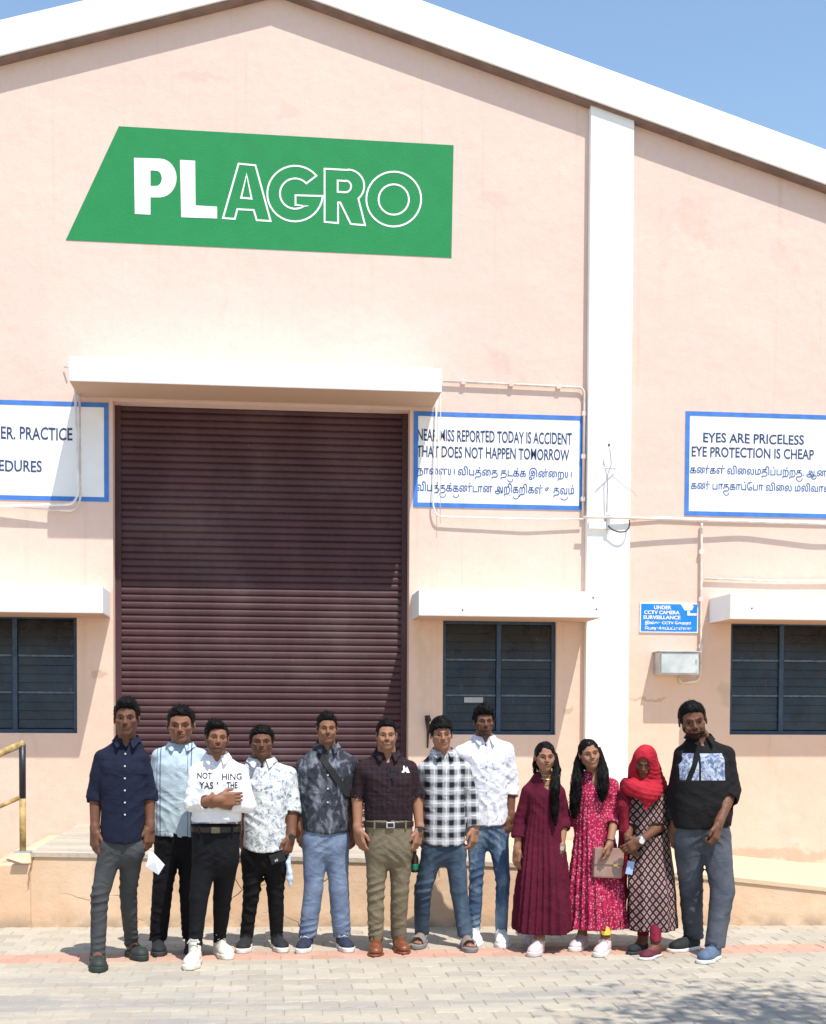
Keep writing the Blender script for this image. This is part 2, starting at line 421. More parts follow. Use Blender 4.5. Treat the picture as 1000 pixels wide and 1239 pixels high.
# pilaster
px = [(715.5, 125), (768, 142), (760, 890), (708, 890)]
PD = WY-.082
xa, xb = wx(711.5, 500, PD)-.005, wx(764.5, 500, PD)+.005
pt = [(wx(707, 1035, PD), .2), (wx(759, 1035, PD), .2), (wx(768, 142, PD), RL[0]*wx(768, 142, PD)+RL[1]-.002), (wx(715.5, 125, PD), RL[0]*wx(715.5, 125, PD)+RL[1]-.002)]
H(MB().prism(pt, PD, WY-.001).build('pilaster', M_white, bevel=.008))
# canopies: front face on plane CY
def canopy(x0, x1, yt, yb, dep, xm):
    CY = WY-dep
    X0, X1 = wx(x0, yt, CY), wx(x1, yt, CY); Z1, Z0 = wz(xm, yt, CY), wz(xm, yb, CY)
    m = MB().box(X0, X1, CY, WY-.001, Z0, Z1)
    ob = m.build('canopy', M_canopy, bevel=.012); return H(ob), (X0, X1, Z0, Z1, CY)
# the canopy slabs are white on the front and ends, plaster coloured below
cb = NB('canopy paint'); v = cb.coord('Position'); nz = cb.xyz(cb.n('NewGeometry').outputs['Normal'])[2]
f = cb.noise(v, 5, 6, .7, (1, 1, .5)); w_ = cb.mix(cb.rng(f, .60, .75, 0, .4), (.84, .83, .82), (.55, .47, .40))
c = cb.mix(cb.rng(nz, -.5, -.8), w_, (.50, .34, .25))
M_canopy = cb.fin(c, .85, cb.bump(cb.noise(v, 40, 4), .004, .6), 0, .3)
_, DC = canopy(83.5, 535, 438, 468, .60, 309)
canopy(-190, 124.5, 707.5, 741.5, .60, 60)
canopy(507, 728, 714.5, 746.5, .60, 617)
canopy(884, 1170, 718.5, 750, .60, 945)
M_bolt = mat('dark bolt', (.10, .08, .08), .6)
for (x, y) in ((718, 723), (722, 737), (910, 736), (560, 738)):
    p_ = at(x, y, WY-.60)
    H(MB().tube([(p_[0], p_[1]-.004, p_[2]), (p_[0], p_[1]+.02, p_[2])], .008, 8).build('bolt', M_bolt))

# roller shutter
SY = WY+.20
sm = NB('brown shutter paint'); v = sm.coord('Position'); zz = sm.xyz(v)[2]
c = sm.mix(sm.rng(sm.noise(v, 3, 5, .6, (1, 1, .3)), .35, .7), (.060, .025, .030), (.080, .037, .043))
c = sm.mix(sm.math('MULTIPLY', sm.rng(sm.noise(v, 55, 4, .7, (.5, 1, 1.6)), .66, .74), .45), c, (.42, .33, .30))
c = sm.mix(sm.rng(sm.noise(v, 1.1, 4), .45, .75, 0, .25), c, (.20, .15, .145))
low = sm.math('MULTIPLY', sm.rng(zz, 1.15, .75), sm.rng(sm.noise(v, 26, 5, .75, (.45, 1, 1)), .47, .56))
c = sm.mix(sm.math('MULTIPLY', low, .75), c, (.52, .40, .34))
M_shut = sm.fin(c, .58, sm.bump(sm.noise(v, 40, 4), .0015, .5), 0, .3)
sh = empty('roller_shutter', (dx0-ax, .20, dz0), house)
P = .0645; W = dx1-dx0-.10
prof_ = [(.004, 0), (-.002, .003), (-.010, .008), (-.0135, .018), (-.0145, .036), (-.0125, .048), (-.0075, .054), (.0, .058), (.004, P)]
m = MB(); k = len(prof_)
m.add([(x, y, z) for x in (0, W) for y, z in prof_], [(i, i+k, i+k+1, i+1) for i in range(k-1)])
slat = m.mesh('slat'); slat.materials.append(M_shut); slat.polygons.foreach_set('use_smooth', [True]*len(slat.polygons))
ns = int((dz1-dz0)/P)+1
for i in range(ns):
    o = bpy.data.objects.new('slat', slat); COL.objects.link(o); o.parent = sh; o.location = (.05+random.uniform(-.002, .002), random.uniform(-.0015, .0015), i*P)
    o.rotation_euler = (0, random.uniform(-.0004, .0004), 0)
for x0 in (.0, dx1-dx0-.055):
    MB().box(x0, x0+.055, -.035, .02, 0, dz1-dz0).build('guide_rail', M_shut, sh, bevel=.003)
MB().box(.05, dx1-dx0-.05, -.03, .02, .10, .19).build('bottom_bar', M_shut, sh, bevel=.004)
MB().box(dx0, dx1, .02+SY, SY+.06, dz0, dz1).build('backing', M_black, None); bk = bpy.data.objects['backing']; bk.parent = sh; bk.location = (-dx0, -SY, 0)
bk.location = (-dx0, -SY, -dz0)
# rain-grooved lock holes on the rail
# windows
gb = NB('dusty dark glass'); v = gb.coord('Position')
c = gb.mix(gb.rng(gb.noise(v, 3, 5, .6), .35, .7), (.008, .010, .013), (.022, .026, .030))
c = gb.mix(gb.rng(gb.noise(v, 20, 5, .7, (1, 1, .4)), .60, .75, 0, .3), c, (.16, .16, .155))
M_glass = gb.fin(c, gb.rng(gb.noise(v, 8, 4), .3, .7, .22, .45), None, 0, .5)
M_bar = mat('pale blue grey bar', (.085, .125, .16), .6, .2, 20, 60, .001)
for wi, (x0, x1, z0, z1) in enumerate(wins):
    w = empty('window', (x0-ax, 0, z0), house); WW, HH = x1-x0, z1-z0
    y0, y1 = .045, .095; t = .035
    ncol = 2 if wi == 1 else 3
    f = MB(); f.box(0, WW, y0, y1, HH-t, HH); f.box(0, WW, y0, y1, 0, t); f.box(0, t, y0, y1, t, HH-t); f.box(WW-t, WW, y0, y1, t, HH-t)
    f.build('frame', M_frame, w, bevel=.004)
    if wi == 1: mull = [WW*.5]
    elif wi == 0: mull = [WW-wx(93.5, 800)+wx(17, 800)-.0, WW-2*(wx(93.5, 800)-wx(17, 800))]
    else: mull = [wx(948, 800)-wx(884, 800), 2*(wx(948, 800)-wx(884, 800))]
    for mx in mull: MB().box(mx-.022, mx+.022, y0+.002, y1-.002, t, HH-t).build('mullion', M_frame, w, bevel=.004)
    edges = sorted([t]+[q for q in mull]+[WW-t])
    for a, b in zip(edges[:-1], edges[1:]):
        a2 = a+(.028 if a != t else 0); b2 = b-(.028 if b != WW-t else 0)
        for r in range(3):
            za, zb = t+(HH-2*t)*r/3, t+(HH-2*t)*(r+1)/3
            if r: MB().box(a2, b2, y0+.014, y1-.01, za-.009, za+.009).build('glazing_bar', M_bar, w)
            nb = 4
            for q in range(nb):       # overlapping louvre panes
                zc = za+.012+(zb-za-.018)*q/nb; ze = za+.012+(zb-za-.018)*(q+1)/nb
                yo = random.uniform(-.002, .002)
                g = MB(); g.add([(a2, .066+yo, zc), (b2, .066+yo, zc), (b2, .080+yo, ze+.006), (a2, .080+yo, ze+.006), (a2, .071+yo, zc), (b2, .071+yo, zc), (b2, .085+yo, ze+.006), (a2, .085+yo, ze+.006)],
                                [(0, 1, 2, 3), (7, 6, 5, 4), (0, 4, 5, 1), (3, 2, 6, 7), (0, 3, 7, 4), (1, 5, 6, 2)])
                g.build('louvre_pane', M_glass, w)
    MB().box(.0, WW, .12, .13, 0, HH).build('backing', M_black, w)
if True:
    w1 = wins[1]; sx0, sz0 = wx(563, 845), wz(563, 850)
    w = [o for o in house.children if o.name.startswith('window')][1]
    MB().box(sx0-w1[0], wx(586, 845)-w1[0], .058, .061, sz0-w1[2], wz(563, 843.5)-w1[2]).build('sticker', mat('faded sticker', (.40, .40, .40), .7), w)

# ------------------------------------------------------------------ painted signs
def text(body, x0, x1, z0, z1, Y, m, parent, name='lettering', bold=0.0, thick=.002, jit=0.0):
    cu = bpy.data.curves.new('text', 'FONT'); cu.body = body; cu.offset = bold; cu.resolution_u = 3
    o = bpy.data.objects.new('t', cu); COL.objects.link(o)
    dg = bpy.context.evaluated_depsgraph_get(); me = bpy.data.meshes.new_from_object(o.evaluated_get(dg)); bpy.data.objects.remove(o)
    n = len(me.vertices); co = np.zeros(n*3, np.float32); me.vertices.foreach_get('co', co); co = co.reshape(-1, 3)
    lo, hi = co.min(0), co.max(0)
    u = (co[:, 0]-lo[0])/(hi[0]-lo[0]); w = (co[:, 1]-lo[1])/(hi[1]-lo[1])
    out = np.stack([x0+u*(x1-x0), np.full(n, Y-thick), z0+w*(z1-z0)], 1)
    if jit: out[:, 2] += jit*np.sin(out[:, 0]*31)+jit*np.sin(out[:, 0]*83+1)*.6
    me.vertices.foreach_set('co', out.astype(np.float32).ravel()); me.update()
    ob = link(name, me, m, parent); ob['_t'] = 1; del ob['_t']; return ob

def twidth(t):
    if not t: return 0.0
    cu = bpy.data.curves.new('t', 'FONT'); cu.body = t; o = bpy.data.objects.new('t', cu); COL.objects.link(o); bpy.context.view_layer.update()
    w = o.dimensions.x; bpy.data.objects.remove(o); return w
def fixed(o, root):
    o.parent = root; o.location = (o.location.x-root.location.x, o.location.y-root.location.y, o.location.z-root.location.z); return o

def painted_sign(name, label, X0, X1, Z0, Z1, lines):
    Y = WY-.004; bw = .042
    root = empty(name, ((X0+X1)/2, WY, Z0)); tag(root, label, 'painted sign', 'blue bordered safety signs painted on the wall')
    fixed(MB().box(X0, X1, Y, WY+.002, Z0, Z1).build('white_panel', M_swhite), root)
    Yb = Y-.003
    for b in ((X0, X1, Z1-bw, Z1), (X0, X1, Z0, Z0+bw), (X0, X0+bw, Z0+bw, Z1-bw), (X1-bw, X1, Z0+bw, Z1-bw)):
        fixed(MB().box(b[0], b[1], Yb, Y+.001, b[2], b[3]).build('border', M_sblue), root)
    for (t, x0, x1, ya, yb, bold, tamil) in lines:
        xm = min(max((x0+x1)/2, 0), 1000)
        if not tamil: fixed(text(t, wx(x0, ya), wx(x1, ya), wz(xm, yb), wz(xm, ya), Y, M_ink, None, bold=bold, jit=.0025), root); continue
        # the u vowel joins its letter as a tail below it: draw the tails as brush strokes
        clean = t.replace('\u0bc1', ''); X0_, X1_ = wx(x0, ya), wx(x1, ya); Z0_, Z1_ = wz(xm, yb), wz(xm, ya)
        fixed(text(clean, X0_, X1_, Z0_+.18*(Z1_-Z0_), Z1_, Y, M_tink, None, bold=bold, jit=.0015), root)
        tot = twidth(clean); pre = ''; mb = MB()
        for i, ch in enumerate(t):
            if ch != '\u0bc1': pre += ch; continue
            k0, k1 = twidth(pre[:-1].rstrip())/tot, twidth(pre)/tot; xa_, xb_ = X0_+k0*(X1_-X0_), X0_+k1*(X1_-X0_)
            w_ = xb_-xa_; zb = Z0_+.20*(Z1_-Z0_); hh = (Z1_-Z0_); th = .008; cxx = xa_+w_*.60; rx_ = w_*.42; rz_ = hh*.16
            for j in range(10):
                a0, a1 = [math.radians(20-(200*q/10)) for q in (j, j+1)]
                pts = [(cxx+(rx_-th*.5)*math.cos(a0), zb+(rz_-th*.5)*math.sin(a0)), (cxx+(rx_+th*.5)*math.cos(a0), zb+(rz_+th*.5)*math.sin(a0)), (cxx+(rx_+th*.5)*math.cos(a1), zb+(rz_+th*.5)*math.sin(a1)), (cxx+(rx_-th*.5)*math.cos(a1), zb+(rz_-th*.5)*math.sin(a1))]
                mb.add([(p, Y-.002, q) for p, q in pts], [(0, 1, 2, 3)])
        if mb.v: fixed(mb.build('lettering', M_tink), root)
    return root
S = painted_sign('painted_sign', 'white painted sign reading near miss reported today is accident, between shutter and pilaster', wx(500.5, 555), wx(706.5, 560), wz(600, 615.5), wz(600, 500.5), [
    ('NEAR MISS REPORTED TODAY IS ACCIDENT', 505.5, 692, 521.5, 536, .016, 0),
    ('THAT DOES NOT HAPPEN TOMORROW', 504.5, 689, 541.5, 555.5, .016, 0),
    ('நாைளய விபத்ைத தடுக்க இன்ைறய', 505, 692, 565, 583.5, .016, 1),
    ('விபத்துக்குண்டான அறிகுறிகள் உதவும்', 504, 695, 584.5, 604, .016, 1)])
painted_sign('painted_sign', 'white painted sign reading eyes are priceless, right of the white pilaster', wx(829, 560), wx(1085, 560), wz(915, 625.5), wz(915, 500), [
    ('EYES ARE PRICELESS', 851, 973, 525, 537, .018, 0),
    ('EYE PROTECTION IS CHEAP', 837, 985, 542, 554.5, .018, 0),
    ('கண்கள் விைலமதிப்பற்றது. ஆனா', 835, 1006, 564, 582, .016, 1),
    ('கண் பாதுகாப்ேபா விைல மலிவான', 836, 1008, 583, 601, .016, 1)])
painted_sign('painted_sign', 'white painted sign reading practice and edures, left of the roller shutter', wx(-190, 540), wx(132, 548), wz(60, 606), wz(60, 485.5), [
    ('ER. PRACTICE', 1.5, 88, 517, 532.5, .016, 0),
    ('EDURES', -1, 51, 557, 571, .016, 0)])

# green company sign
def zp(x, y): X, Y = 60+x/1.961, 130+y/1.961; return (wx(X, Y), wz(X, Y))
gs_c = [zp(*p) for p in ((39, 315), (954, 357), (959, 90), (165, 45))]
gs = empty('company_sign', (gs_c[0][0], WY, gs_c[0][1])); tag(gs, 'green painted company sign with white letters high on the gable wall', 'painted sign')
fixed(MB().prism(gs_c, WY-.004, WY+.002).build('green_panel', M_green), gs)
def flat(polys, name, m=M_swhite, Y=WY-.0055):
    """outlines with holes as one flat face set (curve fill)"""
    cu = bpy.data.curves.new('c', 'CURVE'); cu.dimensions = '2D'; cu.fill_mode = 'BOTH'; cu.extrude = .001
    for p in polys:
        s = cu.splines.new('POLY'); s.points.add(len(p)-1); s.use_cyclic_u = True
        for i, (x, z) in enumerate(p): s.points[i].co = (x, z, 0, 1)
    o = bpy.data.objects.new('c', cu); COL.objects.link(o); dg = bpy.context.evaluated_depsgraph_get()
    me = bpy.data.meshes.new_from_object(o.evaluated_get(dg)); bpy.data.objects.remove(o)
    n = len(me.vertices); co = np.zeros(n*3, np.float32); me.vertices.foreach_get('co', co); co = co.reshape(-1, 3)
    out = np.stack([co[:, 0], Y-co[:, 2], co[:, 1]], 1); me.vertices.foreach_set('co', out.astype(np.float32).ravel()); me.update()
    return fixed(link(name, me, m), gs)
def arc(cx, cy, r, a0, a1, n=16, ry=None):
    return [(cx+r*math.cos(math.radians(a0+(a1-a0)*i/n)), cy+(ry or r)*math.sin(math.radians(a0+(a1-a0)*i/n))) for i in range(n+1)]
def ring(p, w=.016):
    """thin closed outline band along polygon p (x,z): offset both sides"""
    n = len(p); out, inn = [], []
    P_ = [Vector(q) for q in p]
    for i in range(n):
        a, b, c = P_[i-1], P_[i], P_[(i+1) % n]
        d1, d2 = (b-a).normalized(), (c-b).normalized(); n1, n2 = Vector((-d1.y, d1.x)), Vector((-d2.y, d2.x))
        t = n1+n2; t = t.normalized() if t.length > 1e-6 else n1; k = (w/2)/max(.45, t.dot(n1))
        out.append(tuple(b+t*k)); inn.append(tuple(b-t*k))
    return [out, inn]
Z = lambda L: [zp(*q) for q in L]
flat([Z([(201, 120), (262, 122)]+arc(262, 168, 40, -90, 88, 14, 46)+[(262, 214), (240, 214), (240, 255), (203, 253)]), Z([(240, 150)]+arc(254, 169, 13, -90, 90, 8, 18)+[(240, 187)])], 'letter_p')
flat([Z([(310, 125), (346, 127), (347, 233), (398, 236), (398, 264), (313, 261)])], 'letter_l')
flat(ring(Z([(449, 134), (489, 138), (525, 270), (492, 268), (485, 244), (446, 242), (440, 265), (412, 263)]))+ring(Z([(468, 160), (480, 217), (455, 215)])), 'letter_a')
flat(ring(Z(arc(583, 205, 66, -40, -355, 30)+[(584, 209), (584, 232), (613, 234)]+arc(583, 205, 36, 53, 318, 20))), 'letter_g')
flat(ring(Z([(653, 146), (708, 149)]+arc(708, 187, 39, -88, 50, 12)+[(749, 280), (715, 277), (690, 226), (685, 226), (685, 275), (653, 272)]))+ring(Z([(684, 174), (702, 175)]+arc(702, 188, 14, -85, 85, 8)+[(684, 201)])), 'letter_r')
flat(ring(Z(arc(817, 218, 65, 0, 351, 40)))+ring(Z(arc(817, 219, 36, 0, 348, 30))), 'letter_o')

# CCTV notice
cx0, cx1, cz0, cz1 = wx(774, 747), wx(844.5, 747), wz(809, 765.5), wz(809, 729.5)
cc = empty('surveillance_sign', ((cx0+cx1)/2, WY, cz0)); tag(cc, 'small blue surveillance notice plate with a white camera symbol beside the pilaster', 'sign')
fixed(MB().box(cx0, cx1, WY-.012, WY-.001, cz0, cz1).build('plate', M_swhite), cc)
fixed(MB().box(cx0+.012, cx1-.010, WY-.015, WY-.011, cz0+.012, cz1-.012).build('blue_print', M_sky_blue), cc)
for t, x0, x1, ya, yb in (('UNDER', 791, 812, 733, 737.5), ('CCTV CAMERA', 779, 822, 739, 743.5), ('SURVEILLANCE', 778, 823, 745, 749.5), ('இங்கு CCTV ேகமரா', 780, 836, 751.5, 757), ('ெபாருத்தப்பட்டுள்ளது', 780, 837, 758, 763.5)):
    fixed(text(t, wx(x0, ya), wx(x1, ya), wz(809, yb), wz(809, ya), WY-.0152, M_swhite, None, bold=.03), cc)
q = lambda x, y: (740+x/6.19, 700+y/6.19)
def cpoly(L): return [(wx(*q(*p)), wz(*q(*p))) for p in L]
ic = MB()
for L in ([(515, 192), (600, 192), (612, 210), (600, 238), (545, 240)][::-1], [(565, 242), (585, 242), (585, 262), (635, 262), (635, 278), (565, 278)][::-1]):
    ic.prism(cpoly(L), WY-.0175, WY-.0145)
fixed(ic.build('camera_symbol', M_swhite), cc)

# meter box
bx0, bx1 = wx(803, 800, WY-.22), wx(846.5, 800, WY-.22); bz0, bz1 = wz(825, 815, WY-.22), wz(825, 789, WY-.22)
bx = empty('meter_box', ((bx0+bx1)/2, WY, bz0)); tag(bx, 'grey sheet metal box on the wall under the blue notice', 'electrical box')
fixed(MB().box(bx0-.03, bx1, WY-.21, WY-.001, bz0-.01, bz1+.0).build('housing', M_steel, bevel=.004), bx)
fixed(MB().box(bx0-.02, bx1-.012, WY-.224, WY-.2105, bz0+.005, bz1-.012).build('door', mat('pale galvanised sheet', (.56, .60, .60), .4, .15, 6, 50, .001, .35), bevel=.003), bx)
fixed(MB().box(bx0-.045, bx1+.02, WY-.235, WY-.001, bz1+.001, bz1+.010).build('cover', M_steel, bevel=.002), bx)
fixed(MB().box(bx1-.035, bx1-.022, WY-.235, WY-.2245, (bz0+bz1)/2, (bz0+bz1)/2+.035).build('latch', M_steel, bevel=.002), bx)

# conduits and cables
def pipe(label, pts, r=.013, off=.03, m=M_pipe, name='conduit_pipe', cat='pipe', bend=.06, clips=True):
    P3 = [tuple(at(x, y, WY-(o if o is not None else off))) for x, y, o in pts]
    P3 = bendpath(P3, bend) if bend else [Vector(p) for p in P3]
    c = P3[0]; root = empty(name, c); tag(root, label, cat)
    fixed(MB().tube(P3, r, 8).build('tube', m, smooth=True), root)
    if clips:
        L = 0
        for i in range(1, len(P3)):
            L += (P3[i]-P3[i-1]).length
            if (P3[i]-P3[i-1]).length > .5:
                for t in (.15, .5, .85):
                    k = P3[i-1].lerp(P3[i], t)
                    fixed(MB().box(k.x-r*1.7, k.x+r*1.7, k.y-r*.9, WY-.002 if k.y > WY-.06 else k.y+.01, k.z-r*1.7, k.z+r*1.7).build('saddle_clip', m, bevel=.002), root)
    return root
pipe('thin painted conduit running from the shutter canopy to the white pilaster above the middle sign', [(536, 461, .03), (704, 469, .03), (707.5, 475, .03), (705.5, 626, .03)], .012)
pipe('drooping white conduit curving under the near miss sign', [(529, 482, .04), (524, 612, .045), (529, 625, .05), (640, 628, .06), (706, 628, .05)], .008, m=M_pipew, clips=False)
pipe('thin straight wire hanging from the canopy end over the near miss sign', [(533.5, 474, .05), (533, 634, .055)], .0035, bend=0, clips=False, name='wire', cat='wire')
pipe('white conduit hanging from the canopy and bending left under the left sign', [(91, 466, .16), (95.5, 596, .10), (89, 610, .09), (0, 613, .07), (-60, 614, .05)], .011, m=M_pipew, clips=False)
pipe('second thin conduit bending left just below the left sign', [(96.5, 470, .12), (97.5, 606, .07), (90, 618, .07), (50, 616, .06), (0, 612.5, .05), (-50, 612, .05)], .010, clips=False)
pipe('long conduit crossing the pilaster and passing under the eyes sign', [(706, 626, .12), (745, 626, .125), (800, 628, .10), (905, 631, .07), (1000, 634, .10), (1100, 638, .06)], .013, clips=False, bend=.12)
pipe('second slim conduit tucked under the long one right of the pilaster', [(764, 628.5, .02), (800, 626, .02), (850, 628, .02), (1100, 634, .02)], .009, clips=False, bend=.0)
pipe('vertical conduit dropping to the metal box under the notice', [(849.5, 633, .03), (849, 640, .03), (848, 812, .03), (846, 824, .03), (824, 826, .03), (822, 819, .03)], .012)
pipe('short horizontal conduit above the right window canopy', [(853, 700, .025), (940, 703, .025), (1000, 703, .025), (1100, 706, .025)], .012, clips=False, bend=0)
# aerial bracket on the pilaster
rt = empty('aerial_bracket', at(737, 612, PD)); tag(rt, 'small grey aerial mast with a crossarm fixed to the white pilaster', 'aerial')
def PP(x, y, o): return tuple(at(x, y, PD-o))
fixed(MB().tube(bendpath([PP(734.5, 620, .03), PP(735.5, 574, .05), PP(740, 562, .06), PP(739, 550, .06), PP(737, 538, .07)], .02), .006, 8).build('mast', M_steel, smooth=True), rt)
fixed(MB().tube([PP(729, 566, .10), PP(745, 567.5, .02)], .006, 8).build('crossarm', M_steel, smooth=True), rt)
fixed(MB().tube([PP(737, 540, .07), PP(737.2, 537, .07)], .009, 8).build('tip', M_black, smooth=True), rt)
fixed(MB().tube([PP(744, 567, .03), PP(771, 601, .0)], .0025, 6).build('stay_wire', M_steel), rt)
fixed(MB().box(*sorted((PP(712, 634, 0)[0], PP(735, 634, 0)[0])), PD-.035, PD-.002, PP(720, 640, 0)[2], PP(720, 631, 0)[2]).build('junction_box', M_swhite, bevel=.003), rt)
fixed(MB().box(*sorted((PP(733, 634, 0)[0], PP(737, 634, 0)[0])), PD-.05, PD-.002, PP(735, 641, 0)[2], PP(735, 624, 0)[2]).build('clamp', M_steel, bevel=.002), rt)
pts = [PP(736, 636, .05), PP(741, 641, .05), PP(750, 644, .06), PP(758, 643, .06), PP(762, 637, .05), PP(762, 629, .04)]
r2 = empty('black_cable', pts[0]); tag(r2, 'short looped black cable hanging below the aerial mast on the pilaster', 'cable')
fixed(MB().tube(bendpath(pts, .03), .0065, 6).build('sheath', M_black, smooth=True), r2)
# wall fitting stub near the shutter top
pipe('short bolt stub sticking out left of the shutter canopy', [(78, 444, .02), (84, 444, .06)], .006, m=M_steel, clips=False, bend=0, name='anchor_bolt', cat='bolt')

# dark stain pipe beside shutter (rusty downpipe stub)
rs = empty('rusty_bracket', at(517, 870, WY)); tag(rs, 'rusty black bracket on the wall behind the head of the man in plaid', 'bracket')
M_rust = mat('dark rust', (.045, .030, .024), .85, .4, 20, 60, .002)
fixed(MB().tube([tuple(at(514.5, 868, WY-.05)), tuple(at(519, 867, WY-.05)), tuple(at(520, 872, WY-.03))], .016, 8).build('hook', M_rust, smooth=True), rs)
fixed(MB().tube([tuple(at(517, 869, WY-.03)), tuple(at(518.5, 885, WY-.02)), tuple(at(517.5, 905, WY-.012))], [.022, .014, .007], 8).build('stub', M_rust, smooth=True), rs)

# handrail at the left
rl = empty('handrail', gnd(28, 1031, .55)); tag(rl, 'yellow and black tubular handrail at the top of the steps on the left', 'railing')
M_yel = mat('worn yellow paint', (.42, .28, .105), .6, .35, 14, 60, .002); M_blk = mat('black gloss paint', (.02, .02, .024), .4, .2, 9, 60, .001)
RY = gnd(28, 1031, .555)[1]
def RP(x, y): return tuple(at(x, y, RY))
b0, b1, b2 = RP(28, 1031), RP(28.3, 966), RP(28.5, 899)
xx = b0[0]
fixed(MB().tube([(xx, RY, .55), (xx, RY, b1[2])], .024, 14).build('post', M_yel, smooth=True), rl)
fixed(MB().tube([(xx, RY, b1[2]+.0005), (xx, RY, b2[2]-.01)], .0245, 14).build('post', M_blk, smooth=True), rl)
tl = RP(0, 911); sl2 = (b2[2]-tl[2])/(xx-tl[0])
for dz, r_ in ((0, .026), (-.39, .016)):
    z1_ = b2[2]+dz+.0
    o = fixed(MB().tube([(xx+(.0 if dz else .012), RY, z1_), (xx-1.6, RY, z1_-1.6*sl2)], r_, 12).build('rail', M_yel, smooth=True), rl)
fixed(MB().tube([(xx-1.45, RY, .05), (xx-1.45, RY, b2[2]-1.45*sl2)], .024, 12).build('post', M_yel, smooth=True), rl)
fixed(MB().box(xx-.06, xx+.06, RY-.06, RY+.06, .553, .563).build('base_plate', M_steel), rl)

# tree outside the frame on the right whose crown dapples the paving
def tree(tx, ty, seed, crown, label):
    rg = random.Random(seed); root = empty('shade_tree', (tx, ty, 0)); tag(root, label, 'tree')
    M_bark = mat('bark', (.12, .085, .06), .95, .4, 8, 20, .02); M_leaf = mat('leaf green', (.06, .10, .028), .6, .4, 2, 20, 0)
    cx, cy, cz, rx, ry, rz = crown
    fixed(MB().tube([(tx, ty, -.1), (tx+.1, ty+.05, 1.6), (tx+(cx-tx)*.5, ty+(cy-ty)*.5, cz-rz*.9), (cx, cy, cz)], [.22, .16, .11, .04], 10).build('trunk', M_bark, smooth=True), root)
    lv = MB(); cl = []
    for i in range(26):
        a, b = rg.uniform(0, 6.28), rg.uniform(-1, 1); r = rg.uniform(.35, .95)
        c = (cx+rx*r*math.cos(a)*math.sqrt(1-b*b), cy+ry*r*math.sin(a)*math.sqrt(1-b*b), cz+rz*b*r); cl.append(c)
        st = (tx+(cx-tx)*.6, ty+(cy-ty)*.6, cz-rz*.7)
        mid = ((st[0]+c[0])/2+rg.uniform(-.15, .15), (st[1]+c[1])/2, (st[2]+c[2])/2+.15)
        fixed(MB().tube([st, mid, c], [.05, .03, .012], 6).build('limb', M_bark, smooth=True), root)
        for k in range(85):
            g = [rg.gauss(0, .22) for _ in range(3)]; p = Vector((c[0]+g[0]*1.3, c[1]+g[1]*1.3, c[2]+g[2]))
            d = Vector([rg.uniform(-1, 1) for _ in range(3)]).normalized(); u = d.orthogonal().normalized(); s = rg.uniform(.035, .065)
            lv.add([p-d*s, p+u*s*.45, p+d*s, p-u*s*.45], [(0, 1, 2, 3)])
    o = lv.build('crown', M_leaf); fixed(o, root); tag(o, kind='stuff')
TZ = 5.6; k_ = TZ/1.22
sh1 = gnd(955, 1243); tree(4.5, 2.0, 3, (sh1[0]+.27*k_, sh1[1]-.57*k_, TZ, 1.35, .95, .55), 'leafy shade tree standing outside the picture to the right')
# ------------------------------------------------------------------ sculpting: signed distance fields turned into meshes
def smin(a, b, k):
    if k <= 0: return np.minimum(a, b)
    h = np.clip(.5+.5*(b-a)/k, 0, 1); return b+(a-b)*h-k*h*(1-h)
def smax(a, b, k): return -smin(-a, -b, k)
def nrm(v): v = np.asarray(v, float); return v/np.linalg.norm(v)

class Cone:
    """tapered round limb; flat=True cuts the end b square; el flattens it along y"""
    def __init__(s, a, b, ra, rb, k=.02, op='add', flat=False, fold=None):
        s.a, s.b, s.ra, s.rb, s.k, s.op, s.flat, s.fold = np.asarray(a, float), np.asarray(b, float), ra, rb, k, op, flat, fold
        r = max(ra, rb)+k+.02; s.lo = np.minimum(s.a, s.b)-r; s.hi = np.maximum(s.a, s.b)+r
    def d(s, X, Y, Z):
        ab = s.b-s.a; L2 = ab@ab
        px, py, pz = X-s.a[0], Y-s.a[1], Z-s.a[2]
        h = (px*ab[0]+py*ab[1]+pz*ab[2])/L2; t = np.clip(h, 0, 1)
        dx, dy, dz = px-t*ab[0], py-t*ab[1], pz-t*ab[2]
        r = np.sqrt(dx*dx+dy*dy+dz*dz)-(s.ra+(s.rb-s.ra)*t)
        if s.flat: r = np.maximum(r, (h-1)*math.sqrt(L2))
        return r
class Ell:
    def __init__(s, c, r, R=None, k=.02, op='add'):
        s.c, s.r, s.k, s.op = np.asarray(c, float), np.asarray(r, float), k, op
        s.R = np.eye(3) if R is None else np.asarray(R)      # rows: local axes in world
        m = s.r.max()+k+.01; s.lo, s.hi = s.c-m, s.c+m
    def d(s, X, Y, Z):
        px, py, pz = X-s.c[0], Y-s.c[1], Z-s.c[2]
        q = [(s.R[i, 0]*px+s.R[i, 1]*py+s.R[i, 2]*pz)/s.r[i] for i in range(3)]
        k0 = np.sqrt(q[0]**2+q[1]**2+q[2]**2)
        k1 = np.sqrt((q[0]/s.r[0])**2+(q[1]/s.r[1])**2+(q[2]/s.r[2])**2)
        return k0*(k0-1)/np.maximum(k1, 1e-4)
